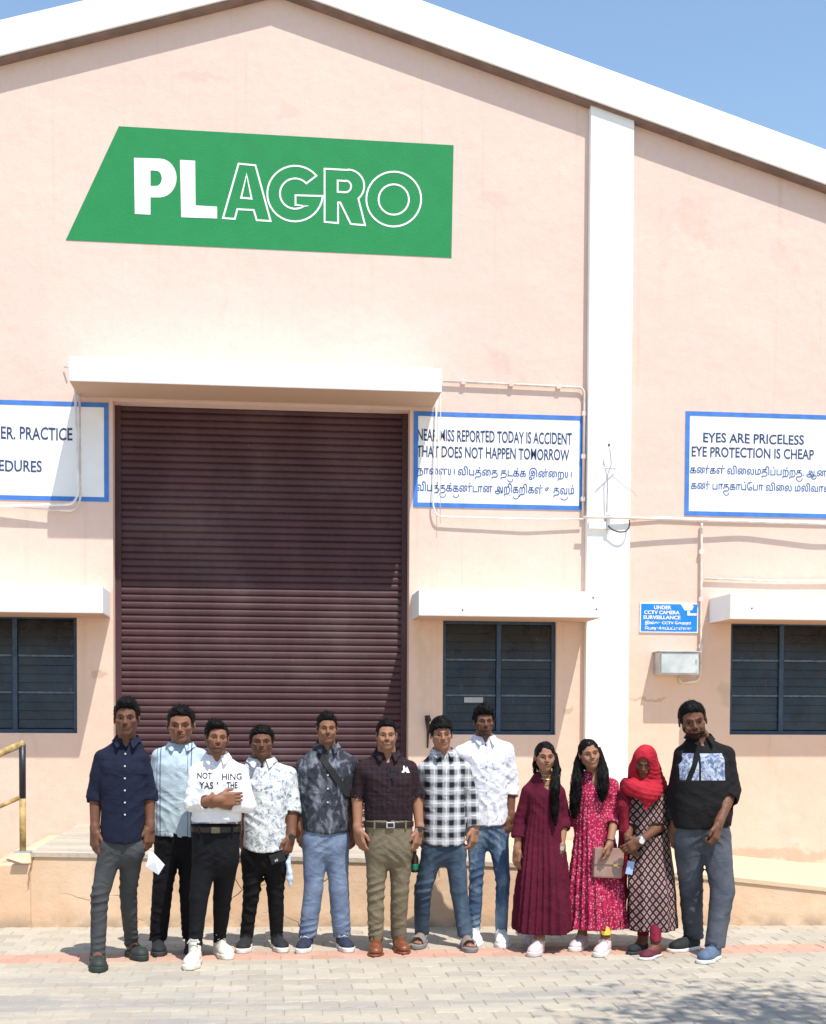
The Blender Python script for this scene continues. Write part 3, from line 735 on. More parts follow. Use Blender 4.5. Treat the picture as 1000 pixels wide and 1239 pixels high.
class Box:
    def __init__(s, c, h, R=None, rad=.01, k=.01, op='add'):
        s.c, s.h, s.rad, s.k, s.op = np.asarray(c, float), np.asarray(h, float), rad, k, op
        s.R = np.eye(3) if R is None else np.asarray(R); m = np.linalg.norm(s.h)+k+.01; s.lo, s.hi = s.c-m, s.c+m
    def d(s, X, Y, Z):
        px, py, pz = X-s.c[0], Y-s.c[1], Z-s.c[2]
        q = [np.abs(s.R[i, 0]*px+s.R[i, 1]*py+s.R[i, 2]*pz)-(s.h[i]-s.rad) for i in range(3)]
        o = np.sqrt(sum(np.maximum(v, 0)**2 for v in q)); return o+np.minimum(np.maximum(np.maximum(q[0], q[1]), q[2]), 0)-s.rad
class Loft:
    """stack of oval sections; rows (z, xc, yc, a, b) ; pleat(z, theta) widens it"""
    def __init__(s, rows, n=2.5, k=.03, op='add', pleat=None, captop=.02, capbot=0.0, inset=0.0):
        r = np.array(sorted(rows), float); s.k, s.op, s.n, s.pleat = k, op, n, pleat
        zz = np.linspace(r[0, 0], r[-1, 0], 90); T = np.stack([np.interp(zz, r[:, 0], r[:, i]) for i in range(1, 5)], 1)
        for _ in range(3):
            T2 = T.copy(); T2[2:-2] = (T[:-4]+2*T[1:-3]+3*T[2:-2]+2*T[3:-1]+T[4:])/9; T = T2
        s.zz, s.T = zz, T; s.T[:, 2:] -= inset
        s.z0, s.z1, s.ct, s.cb = r[0, 0], r[-1, 0], captop, capbot
        m = .07 if pleat else .03
        s.lo = np.array([(r[:, 1]-r[:, 3]).min()-m, (r[:, 2]-r[:, 4]).min()-m, r[0, 0]-.03]); s.hi = np.array([(r[:, 1]+r[:, 3]).max()+m, (r[:, 2]+r[:, 4]).max()+m, r[-1, 0]+.03])
    def row(s, z): return [np.interp(z, s.zz, s.T[:, i]) for i in range(4)]
    def d(s, X, Y, Z):
        z = Z.ravel() if Z.shape[0] == 1 and Z.shape[1] == 1 else Z
        xc, yc, a, b = [v.reshape(Z.shape) for v in s.row(z)]
        u, v = (X-xc)/a, (Y-yc)/b
        e = (np.abs(u)**s.n+np.abs(v)**s.n)**(1/s.n)
        if s.pleat is not None: e = e-s.pleat(Z, np.arctan2(v, u), X, Y)/np.minimum(a, b)
        r = (e-1)*np.minimum(a, b)
        if s.ct: r = smax(r, Z-s.z1, s.ct)
        else: r = np.maximum(r, Z-s.z1)
        return np.maximum(r, s.z0-Z)
    def front(s, x, z):
        xc, yc, a, b = [float(v) for v in s.row(z)]
        u = min(.97, abs(x-xc)/a); return yc-b*(1-u**s.n)**(1/s.n)
class Half:
    """keep the side where n.p < d (op 'cut')"""
    def __init__(s, p, n, k=0.0): s.n, s.k, s.op = nrm(n), k, 'cut'; s.o = float(np.dot(s.n, p)); s.lo = s.hi = None
    def d(s, X, Y, Z): return s.n[0]*X+s.n[1]*Y+s.n[2]*Z-s.o

def axis(lo, hi, base, zones=()):
    out = [lo]; x = lo
    while x < hi:
        st = base
        for a, b, h in zones:
            if a-base <= x <= b: st = min(st, h)
        x += st; out.append(x)
    return np.array(out)

def wob(X, Y, Z, f=1.0, ph=0.0):
    return (np.sin(f*(11*X+5*Z)+ph+1.7*np.sin(f*9*Z+ph))+np.sin(f*(7*Y-13*Z)+2*ph+1.3*np.sin(f*12*X))+np.sin(f*(9*X+9*Y+4*Z)+3*ph))/3

def ridges(X, Y, Z, c, rad, amp, dirv, wl, ph):
    """a patch of cloth folds around c"""
    g = np.exp(-(((X-c[0])**2+(Y-c[1])**2+(Z-c[2])**2)/rad**2))
    t = (dirv[0]*X+dirv[1]*Y+dirv[2]*Z)/wl*math.pi+1.3*wob(X, Y, Z, 1.4, ph)+ph
    w = sst(wob(X, Y, Z, .8, ph+2), -.35, .45)
    return .75*amp*g*w*((1-np.abs(np.sin(t*.8)))**1.6-.28)

def solve(prims, base=.007, zones=None, disp=None, shell=None):
    zones = zones or [(), (), ()]
    lo = np.min([p.lo for p in prims if p.op == 'add'], 0)-.012; hi = np.max([p.hi for p in prims if p.op == 'add'], 0)+.012
    ax = [axis(lo[i], hi[i], base, zones[i]) for i in range(3)]
    F = np.full([len(a) for a in ax], .5, np.float32)
    for p in prims:
        if p.lo is None: sl = [slice(None)]*3
        else: sl = [slice(max(0, np.searchsorted(ax[i], p.lo[i])-1), np.searchsorted(ax[i], p.hi[i])+1) for i in range(3)]
        X, Y, Z = ax[0][sl[0]][:, None, None], ax[1][sl[1]][None, :, None], ax[2][sl[2]][None, None, :]
        if X.size == 0 or Y.size == 0 or Z.size == 0: continue
        sl = tuple(sl)
        if p.op == 'disp':
            f = F[sl]; m = np.abs(f) < .03
            if m.any():
                I = np.nonzero(m); f[m] -= p.fn(X[I[0], 0, 0], Y[0, I[1], 0], Z[0, 0, I[2]]).astype(np.float32)
            continue
        d = p.d(X, Y, Z).astype(np.float32)
        if p.op == 'add': F[sl] = smin(F[sl], d, p.k)
        elif p.op == 'sub': F[sl] = smax(F[sl], -d, p.k)
        elif p.op == 'cut': F[sl] = smax(F[sl], d, p.k)
    F[0], F[-1] = .1, .1; F[:, 0], F[:, -1] = .1, .1; F[:, :, 0], F[:, :, -1] = .1, .1
    return nets(F, *ax)
class Disp:
    op = 'disp'
    def __init__(s, fn, lo=None, hi=None): s.fn = fn; s.lo = lo; s.hi = hi

_C = np.array([[i, j, k] for i in (0, 1) for j in (0, 1) for k in (0, 1)])
_E = [(a, b) for a in range(8) for b in range(a+1, 8) if np.abs(_C[a]-_C[b]).sum() == 1]
def nets(F, xs, ys, zs):
    S = F < 0; nx, ny, nz = F.shape
    cnt = np.zeros((nx-1, ny-1, nz-1), np.int8)
    for c in _C: cnt += S[c[0]:nx-1+c[0], c[1]:ny-1+c[1], c[2]:nz-1+c[2]]
    act = (cnt > 0) & (cnt < 8); I, J, K = np.nonzero(act)
    idx = np.full(act.shape, -1, np.int32); idx[I, J, K] = np.arange(len(I))
    val = np.stack([F[I+c[0], J+c[1], K+c[2]] for c in _C], 1)
    pos = np.zeros((len(I), 3)); n = np.zeros(len(I))
    for a, b in _E:
        va, vb = val[:, a], val[:, b]; m = (va < 0) != (vb < 0)
        t = np.where(m, va/np.where(va == vb, 1, va-vb), 0)
        p = _C[a]+t[:, None]*(_C[b]-_C[a]); pos += p*m[:, None]; n += m
    pos /= n[:, None]
    V = np.stack([xs[I]+pos[:, 0]*(xs[I+1]-xs[I]), ys[J]+pos[:, 1]*(ys[J+1]-ys[J]), zs[K]+pos[:, 2]*(zs[K+1]-zs[K])], 1)
    Q = []
    for axn in range(3):
        sl0 = [slice(1, -1)]*3; sl1 = [slice(1, -1)]*3; sl0[axn] = slice(0, -1); sl1[axn] = slice(1, None)
        A, B = S[tuple(sl0)], S[tuple(sl1)]; i, j, k = np.nonzero(A != B); s = A[i, j, k]
        o = [i, j, k]; base = [o[q]+(0 if q == axn else 1) for q in range(3)]
        u, v = [(1, 2), (2, 0), (0, 1)][axn]
        def cell(du, dv):
            q = [base[0].copy(), base[1].copy(), base[2].copy()]; q[u] -= du; q[v] -= dv; return idx[q[0], q[1], q[2]]
        q = np.stack([cell(1, 1), cell(0, 1), cell(0, 0), cell(1, 0)], 1)
        q[~s] = q[~s][:, ::-1]; Q.append(q)
    Q = np.concatenate(Q); Q = Q[(Q >= 0).all(1)]
    return V, Q

def to_mesh(name, V, Q, m, origin, parent=None, col=None, root=False, smooth=True):
    me = bpy.data.meshes.new(name)
    V = V-np.asarray(origin)
    me.vertices.add(len(V)); me.vertices.foreach_set('co', V.astype(np.float32).ravel())
    me.loops.add(len(Q)*4); me.loops.foreach_set('vertex_index', Q.astype(np.int32).ravel())
    me.polygons.add(len(Q)); me.polygons.foreach_set('loop_start', np.arange(0, len(Q)*4, 4, dtype=np.int32))
    me.update(calc_edges=True); me.validate()
    if smooth: me.polygons.foreach_set('use_smooth', np.ones(len(me.polygons), bool))
    if col is not None:
        at_ = me.color_attributes.new('Col', 'FLOAT_COLOR', 'POINT'); c = np.ones((len(V), 4), np.float32); c[:, :3] = col; at_.data.foreach_set('color', c.ravel())
    me.materials.append(m)
    o = bpy.data.objects.new(name, me); COL.objects.link(o); o.parent = parent
    if root: o.location = origin
    return o

# ------------------------------------------------------------------ skin and hair
def skin_mat():
    b = NB('skin'); v = b.coord(); a = b.n('VertexColor', layer_name='Col')
    n = b.noise(v, 30, 4); c = b.mix(b.rng(n, .3, .7, 0, .35), a.outputs[0], b.mix(1.0, a.outputs[0], (.80, .72, .68), 'MULTIPLY'))
    r = b.rng(b.noise(v, 60, 3), .3, .7, .5, .68)
    bw_ = b.n('RGBToBW'); b.l(a.outputs[0], bw_.inputs[0]); dk = b.rng(bw_.outputs[0], .012, .05)
    m = b.fin(c, r, b.bump(b.noise(v, 260, 3), .001, .5), 0, .26); b.l(b.math('MULTIPLY', dk, .30), b.b.inputs['Specular IOR Level'])
    b.b.inputs['Subsurface Weight'].default_value = .06; b.b.inputs['Subsurface Radius'].default_value = (.012, .004, .002); b.b.inputs['Subsurface Scale'].default_value = .5
    return m
M_skin = skin_mat()
def hair_mat():
    b = NB('black hair'); v = b.coord()
    n = b.noise(v, 120, 4, .6, (1, 1, .25)); c = b.mix(n, (.002, .0018, .0018), (.006, .005, .005))
    m = b.fin(c, b.rng(n, .3, .7, .45, .75), b.bump(n, .003, .8), 0, .10); return m
M_hair = hair_mat()

def basis(yaw=0, pitch=0, tilt=0):
    """head axes: rows are local x, y (back), z (up) in world; yaw>0 turns to viewer's left, pitch>0 looks down, tilt>0 leans top to viewer's left"""
    y, p, t = map(math.radians, (yaw, pitch, tilt))
    R = Matrix.Rotation(-y, 3, 'Z') @ Matrix.Rotation(p, 3, 'X') @ Matrix.Rotation(-t, 3, 'Y')
    return np.array(R).T     # rows = images of local axes

class Frame:
    def __init__(s, o, R, k=1.0): s.o, s.R, s.k = np.asarray(o, float), np.asarray(R), k
    def p(s, x, y, z): return s.o+s.k*(x*s.R[0]+y*s.R[1]+z*s.R[2])
    def local(s, V): return ((V-s.o)@s.R.T)/s.k

def head_prims(F, sp):
    k = F.k; w = sp.get('wide', 1.0)*1.10; C = lambda a, b, ra, rb, kk=.01, op='add': Cone(F.p(*a), F.p(*b), ra*k, rb*k, kk, op)
    E = lambda c, r, kk=.015, op='add': Ell(F.p(*c), np.array(r)*k, F.R, kk, op)
    sm = sp.get('smile', 0)
    P = [E((0, .020, .034), (.074*w, .093, .084), .02), E((0, -.012, -.026), (.058*w, .074, .080), .03),
         E((0, -.068, -.094), (.018*w, .019, .020), .03), C((-.044*w, .0, -.055), (-.012, -.058, -.094), .015, .013, .03), C((.044*w, .0, -.055), (.012, -.058, -.094), .015, .013, .03)]
    for s in (-1, 1):
        P += [E((s*.042*w, -.056, -.016), (.022, .022, .018), .02),
              C((s*.012, -.088, .024), (s*.046*w, -.074, .020), .0085, .008, .012),
              E((s*.030*w, -.096, .002), (.018, .015, .0105), .012, 'sub'),
              E((s*.030*w, -.0735, .001), (.013, .0105, .0090), .004),
              E((s*.075*w, .014, -.008), (.008, .018, .031), .006), E((s*.083*w, .016, -.010), (.004, .010, .019), .004, 'sub')]
    P += [C((0, -.086, .016), (0, -.105, -.022), .0075, .0105, .010), E((0, -.106, -.027), (.0125, .011, .0105), .006),
          E((-.0135, -.094, -.031), (.0085, .010, .008), .005), E((.0135, -.094, -.031), (.0085, .010, .008), .005),
          E((0, -.080, -.056), (.034, .018, .022), .012),
          E((-.009, -.094, -.0515-.001*sm), (.017+.004*sm, .0075, .0052), .004), E((.009, -.094, -.0515-.001*sm), (.017+.004*sm, .0075, .0052), .004),
          E((0, -.0925, -.0635-.003*sm), (.020+.005*sm, .0085, .0068), .005),
          E((0, -.103, -.0575-.001*sm), (.026+.006*sm, .007, .0022+.0018*sm), .003, 'sub')]
    if sm:
        for s in (-1, 1): P.append(E((s*.036*w, -.070, -.036), (.018, .018, .016), .012))
    return P

def mixc(c, m, col): m = np.clip(m, 0, 1)[:, None]; return c*(1-m)+np.array(col)*m
def sst(x, a, b): t = np.clip((x-a)/(b-a), 0, 1); return t*t*(3-2*t)

def paint_head(V, c, F, sp):
    L = F.local(V); x, y, z = L.T; w = sp.get('wide', 1.0)*1.10; ax_ = np.abs(x)/w
    base = np.array(sp['skin']); near = (np.abs(L).max(1) < .16)
    fr = sst(-y, .02, .05)*near
    # lips
    sm = sp.get('smile', 0)
    lw = .024+.004*sm
    lip = sst(1-((x/lw)**2+((z+.057)/(.0135+.003*sm))**2), .0, .7)*fr
    c = mixc(c, lip*.6, sp.get('lip', base*[.78, .52, .55]))
    slit = sst(1-((x/(lw*.95))**2+((z+.0575+.001*sm)/(.0020+.0016*sm))**2), .0, .5)*fr
    c = mixc(c, slit, (.36, .32, .27) if sp.get('teeth') else base*.25)
    # beard and moustache
    mo = sp.get('moustache', 0); be = sp.get('beard', 0); hc = (.012, .009, .008)
    if mo:
        m = .85*sst(1-((x/.037)**2+((z+.0455)/.0090)**2), .0, .8)*fr*(np.abs(x) > .0005); m = np.maximum(m, sst(1-(((ax_-.030)/.008)**2+((z+.052)/.016)**2), 0, .6)*fr*.6*(be > 0))
        c = mixc(c, m*mo, hc)
    if be:
        jaw = sst(-z, .060, .074)*sst(-z, .13, .115)*sst(-y, -.02, .01); side = sst(ax_, .046, .054)*sst(-z, .012, .03)*sst(-y, -.012, .008)*sst(-z, .13, .11)
        m = np.maximum(jaw, side)*near*(1-lip)
        nz = .5+.5*np.sin(x*900+3*np.sin(z*700))*np.sin(z*1100+y*500); c = mixc(c, m*be*(.75+.25*nz), hc)
    # cropped hair at the temples and round the back
    if sp.get('hair') not in ('none', 'long'):
        m = sst(ax_, .052, .060)*sst(z, -.020, -.004)*sst(y, -.058, -.046)*sst(-y, -.0, .004); m = np.maximum(m, sst(y, .025, .035)*sst(z, -.075, -.06))
        m = np.maximum(m, sst(z, .066, .076)*near); c = mixc(c, m*.85*near*(np.abs(x) < .079*w*1.02), hc)
    # brows
    bw = sp.get('brow', 1.0)*1.25
    bz = .0255-((ax_-.030)/.030)**2*.006
    m = sst(1-(((ax_-.031)/.023)**2+((z-bz)/(.0056*bw))**2), .0, .9)*fr; c = mixc(c, m*.85, hc)
    # eyes: white darkened to paint in the brow's shade, iris, lid line
    ex = (ax_-.031); open_ = sp.get('open', .0052)
    ez = .001-.9*ex**2/.03
    eye = sst(1-((ex/.0150)**2+((z-ez)/(open_*1.1))**2), .0, .7)*fr; c = mixc(c, eye, (.10, .08, .07))
    ir = sst(1-((ex/.0065)**2+((z-ez)/.0062)**2), .0, .3)*eye; c = mixc(c, ir, (.008, .005, .004))
    lid = sst(1-((ex/.0175)**2+((z-ez-open_*1.0)/.0034)**2), .0, .9)*fr; c = mixc(c, lid*.7, base*.2)
    und = sst(1-((ex/.018)**2+((z+.012)/.007)**2), .0, .9)*fr; c = mixc(c, und*.22, base*.5)
    # nostrils
    m = sst(1-((((np.abs(x))-.0075)/.004)**2+((z+.0365)/.003)**2), 0, .5)*fr; c = mixc(c, m*.45, base*.3)
    if sp.get('bindi'):
        m = sst(1-((x/.003)**2+((z-.036)/.003)**2), 0, .5)*fr; c = mixc(c, m, (.25, .01, .02))
    return c

def hand(W, d, t, n, curl=(.35, .4, .45, .5), k=1.0, spread=.0, thumb=.5, palm_k=1.0):
    """W wrist, d pointing direction, t thumb side, n palm normal"""
    d = nrm(d); t = np.asarray(t, float); t = nrm(t-d*np.dot(t, d)); n = np.cross(d, t) if np.dot(np.cross(d, t), n) > 0 else -np.cross(d, t)
    R = np.stack([t, n, d]); P = [Box(W+d*.055*k, np.array([.040, .0145, .046])*k, R, .014*k, .012), Ell(W+d*.028*k+t*.020*k+n*.006, np.array([.018, .014, .030])*k, R, .010),
                                  Cone(W-d*.015, W+d*.02, .026*k, .025*k, .015)]
    L = (.072, .080, .075, .060); off = (.030, .0105, -.0095, -.029)
    for i in range(4):
        b = W+d*(.094-.004*(i == 3)-.002*(i == 0))*k+t*off[i]*k; a = curl[i]; dd = d+t*spread*(1.5-i)*.12; dd = nrm(dd)
        cur = b-dd*.012; ang = a*.45; r = .0092*k*(1 if i < 3 else .88)
        for s, (f, ra, rb) in enumerate(((.46, 1.0, .95), (.30, .95, .88), (.24, .88, .74))):
            di = dd*math.cos(ang)+n*math.sin(ang); nx = cur+di*(L[i]*f*k+(.012 if s == 0 else 0))
            P.append(Cone(cur, nx, r*ra, r*rb, .0025 if s else .006)); cur = nx; ang += a*1.25
    b = W+d*.022*k+t*.026*k+n*.004; d1 = nrm(d*.72+t*.55+n*.35*thumb); m = b+d1*.044*k; d2 = nrm(d*.95+t*.12+n*.35*thumb); e = m+d2*.030*k
    P += [Cone(b, m, .0135*k, .0108*k, .010), Cone(m, e, .0105*k, .0085*k, .003)]
    return P

def hair_obj(root, F, sp, base):
    k = F.k; w = sp.get('wide', 1.0)*1.10; st = sp.get('hair', 'short'); top = sp.get('top', .012); side = sp.get('side', .004); hf = sp.get('hairline', .060)+.014; mess = sp.get('mess', .5)
    E = lambda c, r, kk=.02, op='add': Ell(F.p(*c), np.array(r)*k, F.R, kk, op)
    P = [E((0, .026, .034), ((.075+side)*w, .097, .086+side), .02), E((sp.get('part', 0)*.02, .006, .058+top*.5), (.066*w, .083, .066+top), .02)]
    if st == 'quiff': P.append(E((sp.get('part', 0)*.02, -.050, .096+top*.4), (.052*w, .036, .022+top*.5), .02))
    if st == 'fringe': P.append(E((.0, -.070, .062), (.062*w, .026, .034), .02))
    if st == 'curly': P.append(E((.0, -.046, .088+top*.4), (.064*w, .045, .030+top*.4), .02))
    class HL:
        op = 'cut'; lo = hi = None; k = .012
        def d(s, X, Y, Z):
            px, py, pz = (X-F.o[0])/k, (Y-F.o[1])/k, (Z-F.o[2])/k
            x, y, z = [F.R[i, 0]*px+F.R[i, 1]*py+F.R[i, 2]*pz for i in range(3)]
            zl = np.interp(y.ravel(), [-.12, -.078, -.064, -.048, -.034, -.022, -.004, .004, .034, .07, .12], [hf, hf, hf-.004, hf-.016, .012, -.012, -.012, .030, -.008, -.050, -.060]).reshape(y.shape)
            zl = zl+(np.abs(x) > .045)*(0)+.004*np.sin(x*170)*sp.get('jag', .6)
            return (zl-z)*k
    ph = sp.get('seed', 1)*1.7; am = .003+.006*mess
    fr = sp.get('hfreq', 1.0)
    P += [Disp(lambda X, Y, Z: am*(.55*wob(X, Y, Z, 9*fr, ph)+.45*wob(X, Y, Z, 19*fr, ph+1))), HL()]
    V, Q = solve(P, .0042*k)
    o = to_mesh('hair', V, Q, M_hair, base, root)
    # loose tufts break up the outline
    L = F.local(V); rg = np.random.default_rng(sp.get('seed', 1)); cand = np.nonzero((L[:, 2] > hf-.02) | (L[:, 1] > .03) | (np.abs(L[:, 0]) > .066*w))[0]
    pk = rg.choice(cand, min(len(cand), 520), replace=False); ctr = np.array([0, .02, .02]); vs, fs = [], []
    comb = np.array(sp.get('comb', (.2, .1, .9)))
    for i in pk:
        nl = nrm(L[i]-ctr); dd = nrm(nl*.55+comb*(.6+.4*rg.random())+rg.normal(size=3)*.35); ln = (.008+.012*rg.random())*(.5+mess)*(.35+.65*max(0, min(1, L[i, 2]/.06)))
        sd = nrm(np.cross(dd, rg.normal(size=3)))*.0016; p0 = L[i]-nl*.002; n0 = len(vs)
        for q in (p0-sd, p0+sd, p0+dd*ln): vs.append(F.p(*q)-base)
        fs.append((n0, n0+1, n0+2))
    m2 = MB(); m2.add(vs, fs); link('loose_strands', m2.mesh('loose_strands'), M_hair, o)
    return o

# ------------------------------------------------------------------ shoes
def shoe_geo(kind, L=.275, W=.1):
    """foot points along -y from heel at origin; returns list of (name, V, Q, slot)"""
    k = L/.275
    out = []
    c2 = [((0, -.035), .034), ((.003, -.10), .031), ((.006, -.185), .047), ((.004, -.232), .038)]
    def foot2d(pad, zlo, zhi):
        P = [Cone((a[0][0]*k, a[0][1]*k, (zlo+zhi)/2), (b[0][0]*k, b[0][1]*k, (zlo+zhi)/2), (a[1]+pad)*k, (b[1]+pad)*k, .02) for a, b in zip(c2[:-1], c2[1:])]
        for q in P:
            def mk(q):
                od = q.d
                return lambda X, Y, Z: od(X, Y, np.zeros_like(Z)+(zlo+zhi)/2)
            q.d = mk(q); q.lo[2] = zlo-.03; q.hi[2] = zhi+.03
        return P+[Half((0, 0, zhi), (0, 0, 1), .006), Half((0, 0, zlo), (0, 0, -1), .003)]
    C = lambda a, b, ra, rb, kk=.02, op='add', flat=False: Cone(np.array(a)*k, np.array(b)*k, ra*k, rb*k, kk, op, flat)
    E = lambda c, r, kk=.02, op='add': Ell(np.array(c)*k, np.array(r)*k, None, kk, op)
    floor = Half((0, 0, .012), (0, 0, -1), .004)
    if kind in ('sneaker', 'hightop', 'runner', 'canvas', 'leather'):
        sh_ = {'sneaker': .030, 'hightop': .032, 'runner': .032, 'canvas': .024, 'leather': .016}[kind]
        out.append(('sole',)+solve(foot2d(.004, 0, sh_), .005)+(1,))
        zt = .074 if kind != 'hightop' else .125
        tz = .030 if kind == 'leather' else .036
        U = [C((0, -.040, .045), (0, -.05, zt), .033, .036, .02), C((0, -.040, .04), (.005, -.165, .036), .034, .040, .02), C((.002, -.075, .068), (.004, -.165, .044), .026, .026, .03),
             E((.006, -.200, tz), (.047, .058, .034), .02), C((0, -.06, .05), (0, -.045, zt), .03, .034, .02)]
        U += [Half((0, 0, sh_-.008), (0, 0, -1), .002), Half((0, 0, zt+.006), (0, .30, 1), .004), Ell(np.array((0, -.045, zt+.02))*k, np.array((.026, .030, .022))*k, None, .004, 'sub')]
        U.append(Disp(lambda X, Y, Z: .0018*(np.abs(np.sin(Y*120+2*np.sin(X*60)))**.7)*((Y < -.12*k) & (Y > -.2*k))))
        out.append(('upper',)+solve(U, .0048)+(0,))
        if kind != 'leather':
            m = MB()
            for i in range(5 if kind != 'hightop' else 7):
                y = -.100-.017*i if kind != 'hightop' else -.085-.016*i; z = (.098-.0085*i) if kind != 'hightop' else .122-.0125*i
                m.tube([(-.024*k, y*k, (z-.010)*k), (0, (y-.006)*k, (z+.003)*k), (.026*k, y*k, (z-.010)*k)], .0032*k, 5)
            m.tube([(0, -.09*k, (zt+.024)*k), (-.022*k, -.085*k, (zt+.028)*k), (-.034*k, -.11*k, (zt+.006)*k)], .003, 5); m.tube([(0, -.09*k, (zt+.024)*k), (.024*k, -.086*k, (zt+.026)*k), (.036*k, -.105*k, (zt+.008)*k)], .003, 5)
            out.append(('lace', m, None, 2))
    elif kind == 'slipon':
        out.append(('sole',)+solve(foot2d(.003, 0, .018), .005)+(1,))
        U = [C((0, -.040, .035), (0, -.05, .052), .032, .034, .02), C((0, -.05, .03), (.004, -.19, .028), .034, .040, .02), E((.005, -.205, .028), (.043, .050, .028), .02), Half((0, 0, .012), (0, 0, -1), .002),
             Half((0, 0, .060), (0, 0, 1), .003), Ell(np.array((0, -.085, .060))*k, np.array((.028, .080, .034))*k, None, .004, 'sub')]
        out.append(('upper',)+solve(U, .0048)+(0,))
    elif kind == 'clog':
        out.append(('sole',)+solve(foot2d(.008, 0, .034), .005)+(0,))
        U = [C((0, -.12, .045), (.005, -.19, .040), .040, .044, .02), E((.006, -.205, .038), (.052, .058, .040), .02), Half((0, 0, .02), (0, 0, -1), .002), Half((0, -.105*k, 0), (0, 1, .25), .004), C((0, .0, .06), (.0, -.14, .045), .030, .030, .004, 'sub')]
        for x in (-.02, .008, .033):
            for y in (-.165, -.195): U.append(E((x, y, .08), (.006, .006, .03), .002, 'sub'))
        out.append(('upper',)+solve(U, .0048)+(0,))
        m = MB(); m.tube(bendpath([(-.045*k, -.125*k, .055*k), (-.040*k, -.02*k, .085*k), (0, .004*k, .088*k), (.040*k, -.02*k, .085*k), (.047*k, -.125*k, .055*k)], .05), .0065, 6); out.append(('strap', m, None, 0))
    elif kind == 'sandal':
        out.append(('sole',)+solve(foot2d(.006, 0, .030), .005)+(1,))
        for nm, y, h, r in (('strap', -.195, .070, .047), ('strap', -.135, .092, .043)):
            U = [C((0, y, .03), (0, y-.02, .03), r+.006, r+.002, .01), ]
            V, Q = solve([C((0, y+.018, .034), (0, y-.018, .030), r+.007, r+.004, .01, flat=True), Half((0, (y+.018)*k, 0), (0, 1, 0)), C((0, y+.03, .034), (0, y-.03, .030), r+.001, r-.002, .003, 'sub'), Half((0, 0, .02), (0, 0, -1)),], .0048)
            out.append((nm, V, Q, 0))
        m = MB(); m.tube(bendpath([(-.038*k, -.12*k, .05*k), (-.036*k, -.02*k, .082*k), (0, .002*k, .086*k), (.036*k, -.02*k, .082*k), (.038*k, -.12*k, .05*k)], .05), .0075, 6); out.append(('heel_strap', m, None, 0))
    return out
_shoe = {}
def shoe(root, base, kind, heel, toe, mats, label=None, size=1.0):
    key = (kind, round(size, 2), tuple(m.name for m in mats))
    if key not in _shoe:
        lst = []
        for nm, V, Q, slot in shoe_geo(kind, .275*size):
            if Q is None: me = V.mesh(nm); me.materials.append(mats[slot]); me.polygons.foreach_set('use_smooth', [True]*len(me.polygons))
            else:
                o = to_mesh(nm, V, Q, mats[slot], (0, 0, 0)); me = o.data; bpy.data.objects.remove(o)
            lst.append((nm, me))
        _shoe[key] = lst
    d = nrm(np.array(toe)[:2]-np.array(heel)[:2]); ang = math.atan2(d[0], -d[1])
    fe = bpy.data.objects.new({'sandal': 'sandal', 'clog': 'clog'}.get(kind, 'shoe'), next(me for nm, me in _shoe[key] if nm == ('sole' if kind in ('sandal', 'clog') else 'upper'))); COL.objects.link(fe); fe.parent = root
    fe.location = (heel[0]-base[0], heel[1]-base[1], 0-base[2]); fe.rotation_euler = (0, 0, ang)
    if label: fe['label'] = label
    for nm, me in _shoe[key]:
        if me is fe.data: continue
        c = bpy.data.objects.new(nm, me); COL.objects.link(c); c.parent = fe
    return fe
def footprims(heel, toe, kind, ankle, size=1.0):
    d = nrm(np.array([toe[0]-heel[0], toe[1]-heel[1], 0])); s = np.array([-d[1], d[0], 0]); h = np.array([heel[0], heel[1], 0.])
    z0 = .03 if kind in ('sandal', 'clog') else .02; q = lambda u, v, z: h+d*u*size+s*v*size+np.array([0, 0, z])
    r = 1.0 if kind in ('sandal', 'clog', 'slipon') else .55
    P = [Cone(q(.045, 0, z0+.035), np.array(ankle), .027*r, .032, .02), Cone(q(.035, 0, z0+.02), q(.09, 0, z0+.03), .024*r, .026*r, .02), Cone(q(.08, 0, z0+.035), q(.19, 0, z0+.012), .028*r, .020*r, .02), Cone(q(.16, -.015, z0+.010), q(.18, .018, z0+.01), .018*r, .019*r, .02)]
    if kind in ('sandal', 'clog'):
        for i in range(5): P.append(Cone(q(.19-.006*i, .026-.014*i, z0+.008), q(.238-.010*i-.008*(i == 0), .028-.015*i, z0+.006), .009-.0006*i+.003*(i == 0), .008-.0006*i+.002*(i == 0), .003))
    return P
# ------------------------------------------------------------------ people
def collar(root, c, rx, ry, m, base, hb=.045, hf=.012, drop=.035, point=.050, gap=18, k=1.0, spread=.0):
    vs, n = [], 29
    for i in range(n):
        t = i/(n-1); th = math.radians(-90+gap+(360-2*gap)*t); f = (1-math.sin(th))/2; f = f**1.5   # 1 at the front
        ca, sa = math.cos(th), math.sin(th); h = hb*(1-f)+hf*f
        e = sst(np.array(abs(t-.5)*2), .80, 1.0)
        inn = (rx*ca, ry*sa, h-.03); top = ((rx+.003)*ca, (ry+.003)*sa, h)
        dr = drop*(1-f*.3)+point*e; ox = rx+.020+.016*f+spread*float(e); 
        out = (ox*ca+.010*float(e)*np.sign(ca), (ry+.020)*sa-.040*float(e), h-dr)
        o2 = (out[0]*.955, out[1]*.96+.0, out[2]+.001)
        for q in (inn, top, out, o2): vs.append((c[0]+q[0]*k-base[0], c[1]+q[1]*k-base[1], c[2]+q[2]*k-base[2]))
    fs = [(i*4+j, i*4+(j+1) % 4, (i+1)*4+(j+1) % 4, (i+1)*4+j) for i in range(n-1) for j in range(4)]+[(0, 1, 2, 3), tuple((n-1)*4+j for j in (3, 2, 1, 0))]
    b = MB(); b.add(vs, fs); return b.build('collar', m, root, smooth=False)

